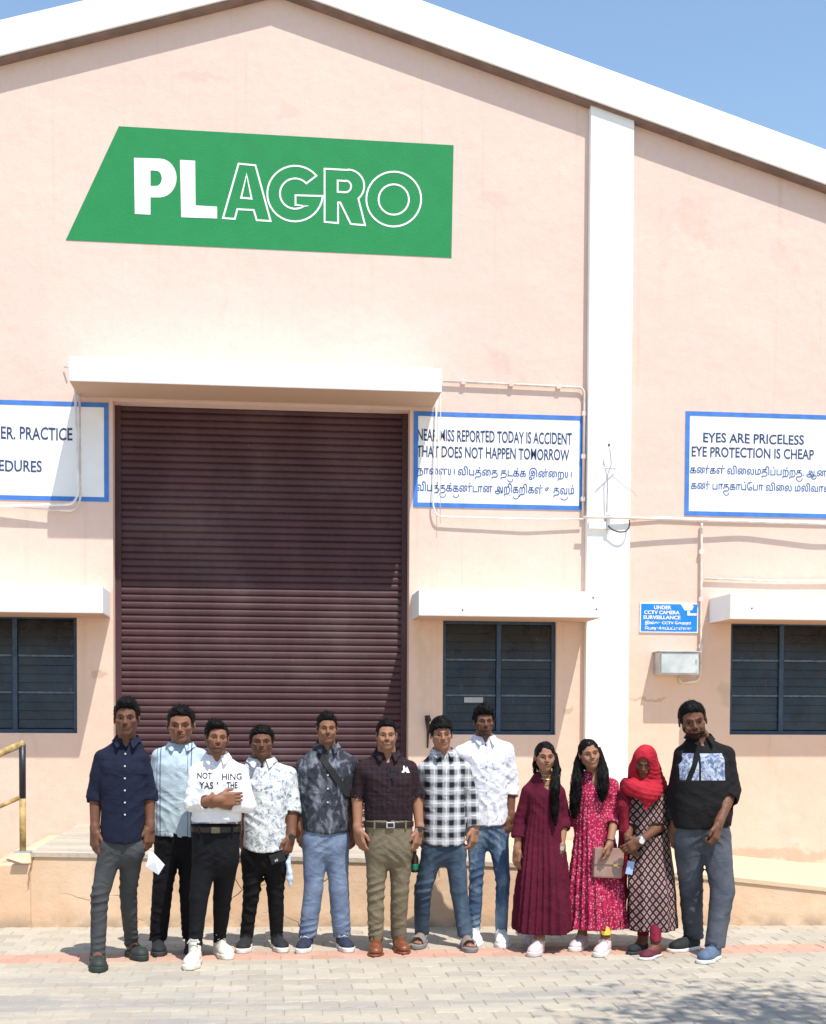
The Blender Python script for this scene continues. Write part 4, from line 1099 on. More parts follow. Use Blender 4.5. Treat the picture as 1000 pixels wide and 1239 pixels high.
class Tail:
    op = 'cut'; lo = hi = None; k = 0
    def __init__(s, fn): s.fn = fn
    def d(s, X, Y, Z): return s.fn(X, Y, Z)

def strands(name, root, base, paths, n, r=.0035, wave=.008, seed=1, m=None, segs=12, fr=22):
    rg = np.random.default_rng(seed); b = MB()
    for path, wid in paths:
        P = np.array(path); W_ = np.array(wid)
        for _ in range(n):
            a, q = rg.uniform(0, 6.28), math.sqrt(rg.random()); ph, am = rg.uniform(0, 6.28), wave*rg.uniform(.3, 1.3); ph2 = rg.uniform(0, 6.28)
            end = rg.uniform(.82, 1.0); pts = []
            for i in range(segs+1):
                t = i/segs*end; u = t*(len(P)-1); j = min(int(u), len(P)-2); f = u-j; c = P[j]*(1-f)+P[j+1]*f; w = W_[j]*(1-f)+W_[j+1]*f
                pts.append(Vector((c[0]+w[0]*q*math.cos(a)+am*t*math.sin(t*fr+ph)-base[0], c[1]+w[1]*q*math.sin(a)+am*t*math.cos(t*fr*.9+ph2)-base[1], c[2]+am*.4*math.sin(t*fr*1.3+ph2)-base[2])))
            b.tube(pts, [r*(1-.6*i/segs) for i in range(segs+1)], 4, cap=False)
    o = link(name, b.mesh(name), m or M_hair, root); return o

def person(sp):
    Y = sp['Y']; P = lambda x, y, dy=0.0: at(x, y, Y+dy)
    c0 = P(*sp['hip'][0][:2]); s = FPX/float((c0-CAM)@FWD); R = lambda px: px/s
    hipL, hipR = P(*sp['hip'][0]), P(*sp['hip'][1]); base = np.array([(hipL[0]+hipR[0])/2, Y, 0.0])
    fem = sp.get('fem', False); dep = sp.get('dep', .105)
    # --- head
    cx, ytop, ych = sp['head'][:3]; yaw, pit, til = sp['head'][3:6]
    k = (ych-ytop)/s/.231; F = Frame(P(cx, ych-.113*k*s, sp.get('hdy', -.03)), basis(yaw, pit, til), k)
    nk = P(sp['neck'][0], sp['neck'][1], .028)+np.array([0, 0, .036 if not fem else .026]); nr = sp.get('nr', .055)
    B = head_prims(F, sp)
    B += [Cone(F.p(0, .034, -.050), nk, nr*.90, nr+.003, .022), Cone(F.p(0, .018, -.080), nk+np.array([0, -.018, .0]), nr*.55, nr*.6, .02)]
    zones = [[(F.o[0]-.09*k, F.o[0]+.09*k, .0030)], [(F.o[1]-.125, F.o[1]-.02, .0030), (F.o[1]-.02, F.o[1]+.06, .005)], [(F.o[2]-.125*k, F.o[2]+.07*k, .0029), (F.o[2]+.07*k, F.o[2]+.13, .005)]]
    # --- torso rows from the silhouette
    sJ = []; rs = sp.get('rs', .060)
    for i, (x, y) in enumerate(sp['sh']): sJ.append(P(x, y, .015)+np.array([(rs, -rs)[i]*.97, 0, -.064]))
    rows = []; 
    for (y, xl, xr, *b) in sp['torso']:
        a, c = P(xl, y), P(xr, y); rows.append((a[2], (a[0]+c[0])/2, Y+(b[1] if len(b) > 1 else 0), (c[0]-a[0])/2, b[0] if b and b[0] else dep))
    mid = (sJ[0]+sJ[1])/2; hw = (sJ[1][0]-sJ[0][0])/2
    rows += [(mid[2]-.03, mid[0], Y+.0, hw+.012, dep*.95), (mid[2]+.012, (mid[0]+nk[0])/2, Y+.008, hw*.80, dep*.86), (mid[2]+.05, mid[0]*.4+nk[0]*.6, Y+.012, hw*.50+.012, dep*.74), (max(nk[2]-.028, mid[2]+.06), nk[0], Y+.020, .086, .072), (nk[2]+.012, nk[0], Y+.02, .062, .058)]
    T = Loft(rows, n=2.45, captop=.01)
    skin_in = sp.get('inset', .018)
    B.append(Loft([r for r in rows if not fem or r[0] > hipL[2]+.02], n=2.3, inset=skin_in, k=.02, captop=.01))
    # --- arms
    arms = []
    for i, a in enumerate(sp['arms']):
        el, wr = P(*a['el']), P(*a['wr']); sg = (1, -1)[i]
        ku = sp.get('armk', 1.0)
        B += [Cone(sJ[i], el, .046*ku, .038*ku, .02), Cone(el, wr, .040*ku, .027*ku, .02)]
        hd = nrm(a.get('hd', (0, -.05, -1))); t = a.get('t', (sg*.62, -.78, 0)); n_ = a.get('n', (sg*.78, .62, 0))
        B += hand(wr, hd, t, np.array(n_, float), a.get('curl', (.45, .55, .6, .65)), sp.get('hk', 1.0)*1.08, a.get('spread', .15), a.get('thumb', .6))
        e = wr+hd*.19; lo_ = np.minimum(wr, e)-.05; hi_ = np.maximum(wr, e)+.05
        if a.get('fine', True):
            for q in range(3): zones[q].append((lo_[q], hi_[q], .0042))
        arms.append((sJ[i], el, wr))
    # --- legs
    legs = []; rk, ra = sp.get('rk', .062), sp.get('ra', .050); rt = sp.get('rt', .088)
    for i, l in enumerate(sp['legs']):
        kn, an = P(*l['kn']), P(*l['an']); heel, toe = gnd(*l['heel']), gnd(*l['toe'])
        heel[2] = toe[2] = 0
        d = nrm(toe-heel); L = .265*sp.get('fs', 1.0); heel = toe-d*L
        an = np.array([heel[0]+d[0]*.05, heel[1]+d[1]*.05, an[2]]) if not l.get('free') else an
        kn = np.array([kn[0], (an[1]*.45+Y*.55)-.01 if not fem else Y+.01, kn[2]])
        hp = (hipL, hipR)[i]; ank = heel+d*.048+np.array([0, 0, .085])
        kk = .78
        B += [Cone(hp, kn, rt*kk*.9, rk*.62, .03), Cone(kn, kn*.5+an*.5+np.array([0, .012, 0]), rk*.62, min(.048, (rk+ra)*.38), .02), Cone(kn*.5+an*.5+np.array([0, .012, 0]), ank, min(.048, (rk+ra)*.38), min(.034, ra*.70), .02)]
        B += footprims(heel, toe, l['shoe'][0], ank, sp.get('fs', 1.0))
        if l['shoe'][0] in ('sandal', 'clog', 'slipon'):
            for q in range(3): zones[q].append((min(heel[q], toe[q])-.05, max(heel[q], toe[q])+(.12 if q == 2 else .05), .006))
        legs.append((hp, kn, an, heel, toe))
    V, Q = solve(B, .0125, zones)
    rgn = np.random.default_rng(sp['seed'])
    skin = np.array(sp['skin']); c = np.tile(skin, (len(V), 1)).astype(float)
    c = paint_head(V, c, F, sp)
    root = to_mesh('person', V, Q, M_skin, base, None, c, root=True); tag(root, sp['label'], 'person', None)
    if sp.get('hair') != 'none':
        if sp.get('hair') == 'long': long_hair(root, F, sp, base, P)
        else: hair_obj(root, F, sp, base)
    # --- upper garment
    g = sp['top_wear']; gm_ = g['mat']; pl_ = g.get('pleat')
    rows2 = rows; T2 = Loft(rows2, n=2.45, captop=.012, pleat=pl_)
    G = [T2]
    for i in range(2):
        J, el, wr = arms[i]; a = sp['arms'][i]
        G.append(Cone(nk+np.array([(-1, 1)[i]*.035, .005, -.035]), J, .046, rs*.90, .035))
        ru, re, rw = g.get('rs', (rs, .054, .042)); fr = a.get('sl', g.get('sl', .12)); end = el+(wr-el)*fr; dirv = nrm(wr-el)
        G.append(Cone(J, el, ru*.95, re*.97, .010 if not fem else .006))
        G.append(Cone(el, end, re*.97, re+(rw-re)*fr, .008 if not fem else .005, flat=True))
        rr = re+(rw-re)*fr
        if g.get('cuff', .05): G.append(Cone(end-dirv*g.get('cuff', .05), end+dirv*.001, rr+.0055, rr+.004, .003, flat=True))
        G.append(Cone(end-dirv*.035, end+dirv*.05, rr-.010, rr-.004, .002, 'sub'))
    zh = min(r[0] for r in rows)
    if g.get('tail', 0):
        zz = zh; hx, ha = [float(v) for v in (T2.row(zh)[0], T2.row(zh)[2])]; tl = g['tail']
        G.append(Tail(lambda X, Y_, Z: (zz+tl*np.clip(np.abs((X-hx)/ha), 0, 1.1)**3)-Z))
    if g.get('hollow', True): G.append(Loft([(zh-.02,)+tuple(float(v) for v in T2.row(zh)), (zh+.06,)+tuple(float(v) for v in T2.row(zh+.06))], inset=.017, op='sub', k=.004, pleat=pl_, captop=.02))
    nf = T.front(nk[0], nk[2]-.03)
    G.append(Cone(nk+np.array([0, .0, -.004]), nk+np.array([0, 0, .12]), nr+.003, nr+.006, .006, 'sub'))
    vd, vw = g.get('v', (.055, .024)); vx = nk[0]+g.get('vx', 0)
    G.append(Cone((vx, nf+.0, nk[2]+.02), (vx, nf-.005, nk[2]-.03-vd), .034 if not fem else vw*1.2, .004 if not fem else vw*.6, .003, 'sub'))
    # folds
    cr = []; rgx = random.Random(sp['seed']); A = g.get('fold', 1.0)*1.5
    for i in range(2):
        J, el, wr = arms[i]; ad = nrm(el-J)
        cr.append((el, .10, .0075*A, nrm(ad+np.array([.3, 0, .2])), .036, rgx.uniform(0, 6)))
        cr.append(((J+el)/2, .11, .005*A, nrm(ad+np.array([-.5, .2, .4])), .05, rgx.uniform(0, 6)))
        cr.append((J+np.array([(.05, -.05)[i], -.06, -.10]), .10, .006*A, nrm((1*(1, -1)[i], 0, .9)), .045, rgx.uniform(0, 6)))
    zc = zh+.10; xm = float(T2.row(zc)[0])
    if not fem:
        cr += [(np.array([xm-.09, Y-.08, zc+.12]), .13, .0065*A, nrm((.6, 0, 1)), .050, 1.), (np.array([xm+.09, Y-.08, zc+.10]), .13, .0065*A, nrm((-.6, 0, 1)), .055, 2.),
               (np.array([xm, Y-.1, zc]), .15, .005*A, nrm((1, 0, .35)), .055, 3.), (np.array([xm, Y-.1, zc+.28]), .14, .0035*A, nrm((.9, 0, .8)), .07, 4.)]
    def fold(X, Y_, Z):
        o = .0035*A*wob(X, Y_, Z, 1.1, sp['seed'])+.0016*A*wob(X, Y_, Z, 3.3, sp['seed']+1)
        for q in cr: o = o+ridges(X, Y_, Z, *q)
        if g.get('placket', True): 
            px_ = vx+g.get('px', 0); o = o+.0028*((np.abs(X-px_) < .017) & (Y_ < Y-.03) & (Z < nk[2]-.03))
        for (bx_, bz_) in g.get('pockets', ()):
            w_ = .052; e_ = np.maximum(np.abs(X-(nk[0]+bx_))-w_, np.abs(Z-(nk[2]-bz_))-.062); o = o+.0030*((e_ < 0) & (Y_ < Y-.03))
            o = o+.0030*((np.abs(X-(nk[0]+bx_)) < w_+.003) & (np.abs(Z-(nk[2]-bz_+.048)) < .020) & (Y_ < Y-.03))
        return o
    G.append(Disp(fold))
    V, Q = solve(G, .0076)
    top = to_mesh(g['name'], V, Q, gm_, base, root)
    if g.get('label'): top['label'] = g['label']
    if g.get('collar', True):
        collar(top, nk+np.array([0, .0, .006]), nr+.013, nr+.014, g.get('cmat', gm_), base, k=1.0, point=g.get('point', .030), hb=g.get('hb', .028), hf=g.get('hf', .0), gap=g.get('gap', 20))
    def frt(x, z): return T2.front(x, z)
    for bz_ in g.get('buttons', ()):
        x = vx+g.get('px', 0); z = nk[2]-bz_; y = frt(x, z)-.007
        b = MB(); b.tube([(x-base[0], y-.0015, z), (x-base[0], y+.004, z)], .0055, 10)
        for i, v in enumerate(b.v): b.v[i] = (v[0], v[1]-base[1], v[2])
        b.build('button', g.get('bmat', mat('pearl button', (.6, .6, .62), .35, .05, 5, 50, 0)), top)
    # --- trousers
    w = sp.get('legwear')
    if w:
        if fem: w['waist'] = (hipL[2]+.05,); w['ww'] = .09; w['cx'] = (hipL[0]+hipR[0])/2; w['dep'] = .07
        elif not w.get('tuck'): hx_, _, ha_, hb_ = [float(v) for v in T.row(zh)]; w['ww'] = ha_-.018; w['cx'] = hx_; w['waist'] = (zh+.07, hx_); w['dep'] = hb_-.012
        else: w['waist'] = (float(P(500, w['tuck'])[2]), float(T.row(zh)[0])); w['ww'] = float(T.row(zh)[2])+.002; w['cx'] = float(T.row(zh)[0]); w['dep'] = float(T.row(zh)[3])+.002
        wz_ = w['waist']; xw = float(T.row(max(wz_[0], rows[0][0]) if 0 else wz_[0])[0]) if wz_[0] > zh else (hipL[0]+hipR[0])/2
        hz = (hipL[2]+hipR[2])/2; cxh = (hipL[0]+hipR[0])/2; hwid = w['hw']; dw = w.get('dep', dep*.98)
        L_ = [Loft([(hz-.135, cxh, Y+.005, hwid*.50, dw*.50), (hz-.095, cxh, Y+.005, hwid*.78, dw*.78), (hz-.04, cxh, Y+.005, hwid*.93, dw*.95), (hz, cxh, Y+.005, hwid, dw*1.02), (hz+.05, (cxh+w['cx'])/2 if 'cx' in w else cxh, Y+.003, min(hwid, w.get('ww', 9)+.012), dw), (wz_[0], wz_[1] if len(wz_) > 1 else cxh, Y, w.get('ww', hwid*.9), dw*(1 if w.get('tuck') else .93))], n=2.4, k=.04, captop=.004)]
        cr = []
        for i, (hp, kn, an, heel, toe) in enumerate(legs):
            hz_ = an[2] if 'hemz' not in w else w['hemz'][i]
            t = (kn[2]-hz_)/(kn[2]-an[2]); end = np.array([an[0], an[1], hz_]); d_ = nrm(end-kn)
            sg_ = (-1, 1)[i]
            L_ += [Cone(hp+np.array([0, 0, -.05]), kn, rt*.88, rk-.007, .035), Cone(kn, end+d_*.06, rk-.007, ra-.004, .008), Cone(end-d_*.03, end+d_*.12, ra-.013, ra-.011, .002, 'sub')]
            cr += [(kn+np.array([0, -.04, 0]), .12, .0085, nrm((.35*sg_, 0, 1)), .045, i+sp['seed']), (kn+np.array([0, -.04, -.16]), .13, .0055, nrm((-.5*sg_, 0, 1)), .055, i*2.),
                   (end+np.array([0, -.03, .05]), .10, .0065*w.get('bunch', 1), nrm((.2*sg_, 0, 1)), .032, i*3.+sp['seed']), ((hp+kn)/2+np.array([0, -.06, .04]), .15, .005, nrm((.8*sg_, 0, .6)), .06, i*1.5),
                   (hp+np.array([-.04*sg_, -.08, -.03]), .09, .0065, nrm((.7*sg_, 0, 1)), .038, i*1.1)]
        sx = sp['seed']
        def lf(X, Y_, Z):
            o = .003*wob(X, Y_, Z, 1.2, sx)+.0014*wob(X, Y_, Z, 3.6, sx)
            for q in cr: o = o+ridges(X, Y_, Z, *q)*w.get('fold', 1)*1.9
            o = o+.0022*((np.abs(X-cxh-.008) < .013) & (Y_ < Y-.04) & (Z > hz-.02))
            return o
        L_.append(Disp(lf)); L_.append(Half((0, 0, (w['hemz'][0] if 'hemz' in w else .08)), (0, 0, -1)))
        V, Q = solve(L_, .0080)
        tr = to_mesh(w['name'], V, Q, w['mat'], base, root)
        if w.get('belt'):
            za = wz_[0]; lr = L_[0]
            Bl = Loft([(za-.046,)+tuple(float(v) for v in lr.row(za-.046)), (za-.008,)+tuple(float(v) for v in lr.row(za-.008))], n=2.4, inset=-.007, captop=.002)
            V, Q = solve([Bl], .006); bl = to_mesh('belt', V, Q, w['belt'], base, root)
            bxc, byc, ba_, bb_ = [float(v) for v in lr.row(za-.026)]; fy = byc-bb_-.013
            bk = MB(); bk.box(bxc-.028-base[0], bxc+.028-base[0], fy-base[1]-.004, fy-base[1]+.006, za-.047, za-.007, .003)
            ob = bk.build('buckle', w.get('buckle', M_steel), bl)
            if w.get('frame_buckle'):
                b2 = MB(); b2.box(bxc-.019-base[0], bxc+.019-base[0], fy-base[1]-.0055, fy-base[1]-.003, za-.040, za-.014); b2.build('buckle_inlay', w['belt'], bl)
            for q in (-.65, .65):
                x = bxc+ba_*q; y = lr.front(x, za-.026)
                b2 = MB(); b2.box(x-.006-base[0], x+.006-base[0], y-base[1]-.013, y-base[1]+.004, za-.056, za+.002, .002); b2.build('belt_loop', w['mat'], bl)
    for i, l in enumerate(sp['legs']):
        kind, mats = l['shoe']; shoe(root, base, kind, legs[i][3], legs[i][4], mats, l.get('lab'), sp.get('fs', 1.0))
    # watch
    for wt in sp.get('watch', ()):
        J, el, wr = arms[wt[0]]; d = nrm(wr-el); c = wr-d*wt[2] if len(wt) > 2 else wr-d*.02; m = wt[1]
        b = MB(); b.tube([c-base-d*.011, c-base+d*.011], .0335, 16); ob = b.build('watch', m, root, smooth=True)
        tdir = nrm((0, -1, 0)); q = c-base+tdir*.033
        b = MB(); b.tube([q-tdir*.004, q+tdir*.006], .018, 14); b.build('watch_case', wt[3] if len(wt) > 3 else M_black, ob, smooth=False)
    return root, F, T2, base, arms, legs, nk, P, top

# fabrics -------------------------------------------------------------
def c_noise(a, b_, sc, lo=.45, hi=.55, det=4, rough=.6, st=None, dist=0, third=None):
    def f(b, v):
        n = b.noise(v, sc, det, rough, st, dist); c = b.mix(b.rng(n, lo, hi), a, b_)
        if third: c = b.mix(b.rng(b.noise(v, sc*1.7, det, rough, st, dist+.3), third[1], third[2]), c, third[0])
        return c
    return f
def stripes(b, s, period, w, off=0.0, soft=.04):
    fr = b.math('FRACT', b.math('ADD', b.math('DIVIDE', s, period), off+100)); d = b.math('ABSOLUTE', b.math('SUBTRACT', fr, .5))
    return b.rng(d, w/2+soft, w/2-soft)
def c_plaid(base, dark, light, p, fine=None):
    def f(b, v):
        n = b.noise(v, 6, 2); o = b.xyz(v); x = b.math('ADD', o[0], b.math('MULTIPLY', n, .012)); z = b.math('ADD', o[2], b.math('MULTIPLY', n, .014))
        s1, s2 = stripes(b, x, p, .44, 0, .07), stripes(b, z, p*1.05, .44, .2, .07)
        c = b.mix(b.math('MULTIPLY', b.math('ADD', s1, s2), .5), base, dark)
        l1, l2 = stripes(b, x, p, .07, .46, .03), stripes(b, z, p*1.05, .07, .66, .03)
        c = b.mix(b.math('MULTIPLY', b.math('ADD', l1, l2), .6), c, light)
        return c
    return f
M_pearl = mat('pearl button', (.6, .6, .62), .35, .05, 5, 50, 0)
M_dbtn = mat('dark button', (.03, .03, .035), .35, .05, 5, 50, 0)
F_navy = cloth('navy cotton', (.0085, .012, .031))
F_grey = cloth('dark grey trouser cotton', (.066, .068, .072), .14)
def _lb(b, v):
    x = b.xyz(v)[0]; c = (.46, .56, .62)
    m = b.math('ADD', stripes(b, x, .2, .035, .12, .01), stripes(b, x, .2, .02, .23, .008))
    return b.mix(m, c, (.08, .12, .22))
F_pale = cloth('pale blue striped linen', _lb, .1)
F_black = cloth('black trouser cotton', (.0055, .0055, .008), .2)
F_black2 = cloth('black denim', (.006, .006, .007), .2)
F_white = cloth('white cotton', (.80, .80, .82), .04)
F_flor = cloth('white cotton with blue grey print', c_noise((.68, .69, .68), (.20, .25, .33), 26, .49, .62, 5, .7, None, 1.2, ((.40, .38, .36), .60, .68)), .05)
F_camo = cloth('grey cloudy print', c_noise((.030, .034, .045), (.21, .22, .26), 13, .46, .70, 4, .6, (1.4, 1, .7), .8), .1)
F_denim_l = cloth('light blue trouser denim', c_noise((.14, .185, .29), (.21, .27, .39), 5, .4, .65), .1)
F_wine = cloth('dark maroon fine check', c_plaid((.026, .010, .012), (.013, .010, .017), (.062, .026, .022), .034), .1)
F_khaki = cloth('khaki cotton', (.185, .150, .098), .1)
F_plaid = cloth('black and white check flannel', c_plaid((.50, .50, .52), (.012, .013, .018), (.78, .78, .78), .080), .05)
F_den_d = cloth('mid blue denim', c_noise((.038, .060, .095), (.10, .15, .21), 4, .4, .66, 4, .6, (1, 1, .4)), .12)
F_lav = cloth('white cotton with lavender print', c_noise((.76, .76, .80), (.36, .36, .46), 17, .54, .68, 5, .65, None, 1.5), .04)
F_den_w = cloth('washed blue denim', c_noise((.055, .10, .18), (.25, .34, .44), 5, .42, .66, 5, .65, (1, 1, .5)), .1)
F_maroon = cloth('maroon chiffon', (.092, .004, .020), .14)
def _pink(b, v):
    w = b.n('TexVoronoi'); b.l(v, w.inputs['Vector']); w.inputs['Scale'].default_value = 62; w.inputs['Randomness'].default_value = .8
    c = b.mix(b.rng(b.noise(v, 14, 3), .35, .65), (.40, .012, .065), (.31, .010, .048)); return b.mix(b.rng(w.outputs['Distance'], .42, .25, 0, .75), c, (.66, .28, .35))
F_pink = cloth('pink dotted cotton', _pink, .06)
def _latt(b, v):
    o = b.xyz(v); u = b.math('DIVIDE', b.math('ADD', o[0], b.math('MULTIPLY', o[2], .72)), .040); w = b.math('DIVIDE', b.math('SUBTRACT', o[0], b.math('MULTIPLY', o[2], .72)), .040)
    fu, fw = [b.math('ABSOLUTE', b.math('SUBTRACT', b.math('FRACT', b.math('ADD', q, 100.)), .5)) for q in (u, w)]
    d = b.math('MAXIMUM', fu, fw); m = b.rng(d, .37, .29); hole = b.rng(b.math('ADD', fu, fw), .10, .16)
    c = b.mix(b.math('MULTIPLY', m, hole), (.030, .010, .013), (.36, .24, .22)); return c
F_latt = cloth('dark kurta with pale lattice print', _latt, .06)
F_red = cloth('red scarf gauze', c_noise((.36, .010, .024), (.46, .018, .036), 6, .4, .6), .1)
F_legm = cloth('maroon legging knit', (.17, .010, .030), .1)
F_yell = cloth('yellow legging knit', (.62, .45, .06), .1)
def _pan(b, v):
    o = b.xyz(v); inz = b.math('MULTIPLY', b.math('GREATER_THAN', o[2], 1.158), b.math('LESS_THAN', o[2], 1.333)); iny = b.math('LESS_THAN', o[1], -.045)
    inx = b.math('MULTIPLY', b.math('GREATER_THAN', o[0], -.182), b.math('LESS_THAN', o[0], .112))
    dg = b.math('ADD', o[0], b.math('MULTIPLY', o[2], -.36)); gap = b.math('SUBTRACT', 1.0, b.math('MULTIPLY', b.math('GREATER_THAN', dg, -.568), b.math('LESS_THAN', dg, -.534)))
    gap2 = b.math('SUBTRACT', 1.0, b.math('MULTIPLY', b.math('GREATER_THAN', o[0], -.070), b.math('LESS_THAN', o[0], -.056)))
    m = b.math('MULTIPLY', b.math('MULTIPLY', b.math('MULTIPLY', inz, iny), b.math('MULTIPLY', inx, gap)), gap2)
    n = b.noise(v, 22, 5, .65, dist=1.5); p = b.mix(b.rng(n, .42, .6), (.44, .49, .60), (.10, .14, .25)); return b.mix(m, (.0085, .0075, .008), p)
F_panel = cloth('black knit with printed chest panel', _pan, .08)
F_gtr = cloth('slate grey denim', c_noise((.060, .067, .084), (.088, .098, .118), 4, .4, .6), .1)
L_brn = mat('tan brown leather', (.16, .052, .022), .35, .25, 12, 90, .001); L_belt = mat('dark belt leather', (.020, .013, .010), .4, .2, 12, 90, .001)
S_wht = mat('white shoe', (.74, .73, .70), .6, .06, 12, 120, .001); S_cream = mat('cream shoe', (.66, .63, .54), .6, .08, 12, 120, .001); S_blk = mat('black knit shoe', (.015, .016, .018), .8, .2, 30, 200, .001)
S_navy = mat('navy shoe', (.020, .026, .055), .8, .2, 30, 200, .001); S_pink = mat('pale pink knit shoe', (.62, .50, .50), .7, .08, 20, 160, .001); S_clog = mat('dark green foam', (.022, .030, .026), .65, .12, 12, 100, .001)
S_sand = mat('grey sandal', (.20, .19, .18), .7, .15, 20, 120, .001); S_mar = mat('maroon shoe', (.10, .012, .030), .75, .15, 20, 120, .001); S_blue = mat('faded blue canvas', (.10, .14, .21), .85, .15, 20, 150, .001)
S_sole = mat('off white rubber', (.62, .61, .57), .65, .1, 12, 60, .001); S_dsole = mat('dark rubber', (.03, .03, .032), .7, .1, 12, 60, .001)
M_gold = mat('gold', (.75, .55, .25), .3, .1, 9, 60, 0, .9)
SK = dict(a=(.19, .085, .048), b=(.26, .125, .074), c=(.155, .066, .038), d=(.245, .110, .062), e=(.32, .155, .092))

def long_hair(root, F, sp, base, P):
    k = F.k; E = lambda c, r, kk=.02, op='add': Ell(F.p(*c), np.array(r)*k, F.R, kk, op)
    class Face:
        op = 'cut'; lo = hi = None; k = .006
        def d(s, X, Y, Z):
            px, py, pz = (X-F.o[0])/k, (Y-F.o[1])/k, (Z-F.o[2])/k
            x, y, z = [F.R[i, 0]*px+F.R[i, 1]*py+F.R[i, 2]*pz for i in range(3)]
            e = 1-np.sqrt((x/.060)**2+((z+.020)/.090)**2)-.35*np.exp(-(x/.012)**2)*0
            return np.minimum(e*.06, .012-y)*k
    Pp = [E((0, .026, .026), (.086, .105, .102)), E((0, .062, -.06), (.074, .050, .09), .03), Face(), Disp(lambda X, Y, Z: .003*wob(X, Y, Z, 9, 1)+.0015*np.sin((X-F.o[0])*700))]
    V, Q = solve(Pp, .0045); L = F.local(V); part = np.exp(-(L[:, 0]/.004)**2)*(L[:, 2] > .05)
    V = V-part[:, None]*.004*F.R[2]
    o = to_mesh('hair', V, Q, M_hair, base, root)
    for b_ in sp['locks']:
        pts = [P(x, y, dy) for x, y, dy, *_ in b_['path']]; wd = [(w_/180., d_) for *_, w_, d_ in b_['path']]
        C_ = [Cone(pts[i], pts[i+1], min(wd[i][0], wd[i][1])*.75, min(wd[i+1][0], wd[i+1][1])*.7, .03) for i in range(len(pts)-1)]
        C_.append(Disp(lambda X, Y, Z: .005*wob(X, Y, Z, 7, 2)))
        V, Q = solve(C_, .007); q = to_mesh('lock', V, Q, M_hair, base, o)
        strands('strand_bundle', q, np.zeros(3)+base, [(pts, wd)], b_.get('n', 110), .0030, b_.get('wave', .010), 5, fr=b_.get('fr', 24))
HW = lambda sp: None
people = []
def leg(kn, an, toe, heel, shoe_, lab=None): 
    d = dict(kn=kn, an=an, toe=toe, heel=heel, shoe=shoe_)
    if lab: d['lab'] = lab
    return d

# 1 navy shirt, far left
R1 = person(dict(seed=1, Y=8.66, label='young man in a dark navy shirt and grey trousers at the left end', skin=SK['c'],
    head=(153.5, 848.5, 889.5, 0, 0, 0), neck=(154, 902), sh=((113, 905), (181.5, 906)), torso=[(1019, 122, 174), (1000, 121, 174.5), (970, 123, 177), (928, 122, 177)],
    hip=((134, 1020), (160, 1020)), arms=[dict(el=(116, 962, .03), wr=(115, 1004, -.02)), dict(el=(181, 962, .04), wr=(181.5, 1000, .0), hd=(-.05, -.1, -1))],
    legs=[leg((121.5, 1084), (117, 1146), (118, 1177), (119, 1164), ('clog', (S_clog, S_clog, S_clog))), leg((153, 1080), (148, 1136), (173, 1163), (148, 1151), ('clog', (S_clog, S_clog, S_clog)))],
    rt=.083, rk=.063, ra=.046, hair='quiff', top=.020, side=.006, mess=.55, hairline=.062, moustache=.55, beard=.22, brow=1.2,
    top_wear=dict(name='shirt', mat=F_navy, sl=.20, tail=.03, pockets=((-.085, .155), (.085, .155)), buttons=(.085, .16, .235, .31, .385, .46)),
    legwear=dict(name='trousers', mat=F_grey, hw=.150, hemz=(.072, .072), dep=.105)))
# 2 pale blue shirt
R2 = person(dict(seed=2, Y=9.06, label='man in a pale blue striped shirt and black trousers, second from the left', skin=SK['d'], wide=1.12,
    head=(219, 857, 897.5, 0, 3, 0), neck=(219, 908), sh=((183.5, 904), (252.5, 904)), torso=[(1012, 186, 251, .12), (985, 185, 251, .125), (950, 185.5, 251, .125), (925, 187, 250)], nr=.062,
    hip=((203, 1012), (234, 1012)), dep=.118, arms=[dict(el=(187, 957, .10), wr=(188, 995, .12), fine=False), dict(el=(251, 957, .08), wr=(247, 1000, .06), fine=False)],
    legs=[leg((197, 1074), (191.5, 1120), (191.5, 1158), (191.5, 1146), ('sneaker', (S_blk, S_dsole, S_blk))), leg((229, 1076), (229, 1120), (232, 1156), (231, 1145), ('sneaker', (S_blk, S_dsole, S_blk)))],
    rt=.096, rk=.076, ra=.060, top=.012, side=.003, hairline=.064, mess=.7, moustache=.35, beard=.12, brow=1.2,
    top_wear=dict(name='shirt', mat=F_pale, sl=.15, tail=.01, hb=.025, point=.020, buttons=()), legwear=dict(name='trousers', mat=F_black, hw=.17, hemz=(.072, .072), bunch=1.2)))
# 4 blue grey print shirt
R4 = person(dict(seed=4, Y=9.12, label='heavyset man in a white blue-grey print shirt holding a dark wallet', skin=SK['c'], wide=1.16,
    head=(317, 880, 915, 0, 0, 0), neck=(317, 926), sh=((292.5, 922), (359.5, 926)), torso=[(1030, 294, 347, .13), (1005, 295, 348, .135), (970, 296, 349, .135), (945, 298, 349)], nr=.066, rs=.066,
    hip=((306, 1030), (334, 1030)), dep=.125, armk=1.12, arms=[dict(el=(293, 976, .05), wr=(296, 1008, .0), fine=False), dict(el=(353.5, 976, .02), wr=(352.5, 1012, -.06), hd=(-.25, -.15, -1), curl=(.9, 1., 1., 1.), sl=.22)],
    legs=[leg((305, 1075), (303, 1124), (291, 1154), (303, 1143), ('runner', (S_blk, S_sole, S_blk))), leg((333.5, 1076), (331, 1124), (342.5, 1153), (331, 1143), ('runner', (S_blk, S_sole, S_blk)))],
    rt=.092, rk=.066, ra=.044, top=.010, side=.004, hairline=.056, beard=.15, moustache=.3, brow=1.1,
    top_wear=dict(name='shirt', mat=F_flor, sl=.22, tail=.035, buttons=(.10, .18, .26, .34), rs=(.066, .062, .052)), legwear=dict(name='trousers', mat=F_black2, hw=.158, hemz=(.072, .072), dep=.125), watch=[(1, M_black, .0)]))
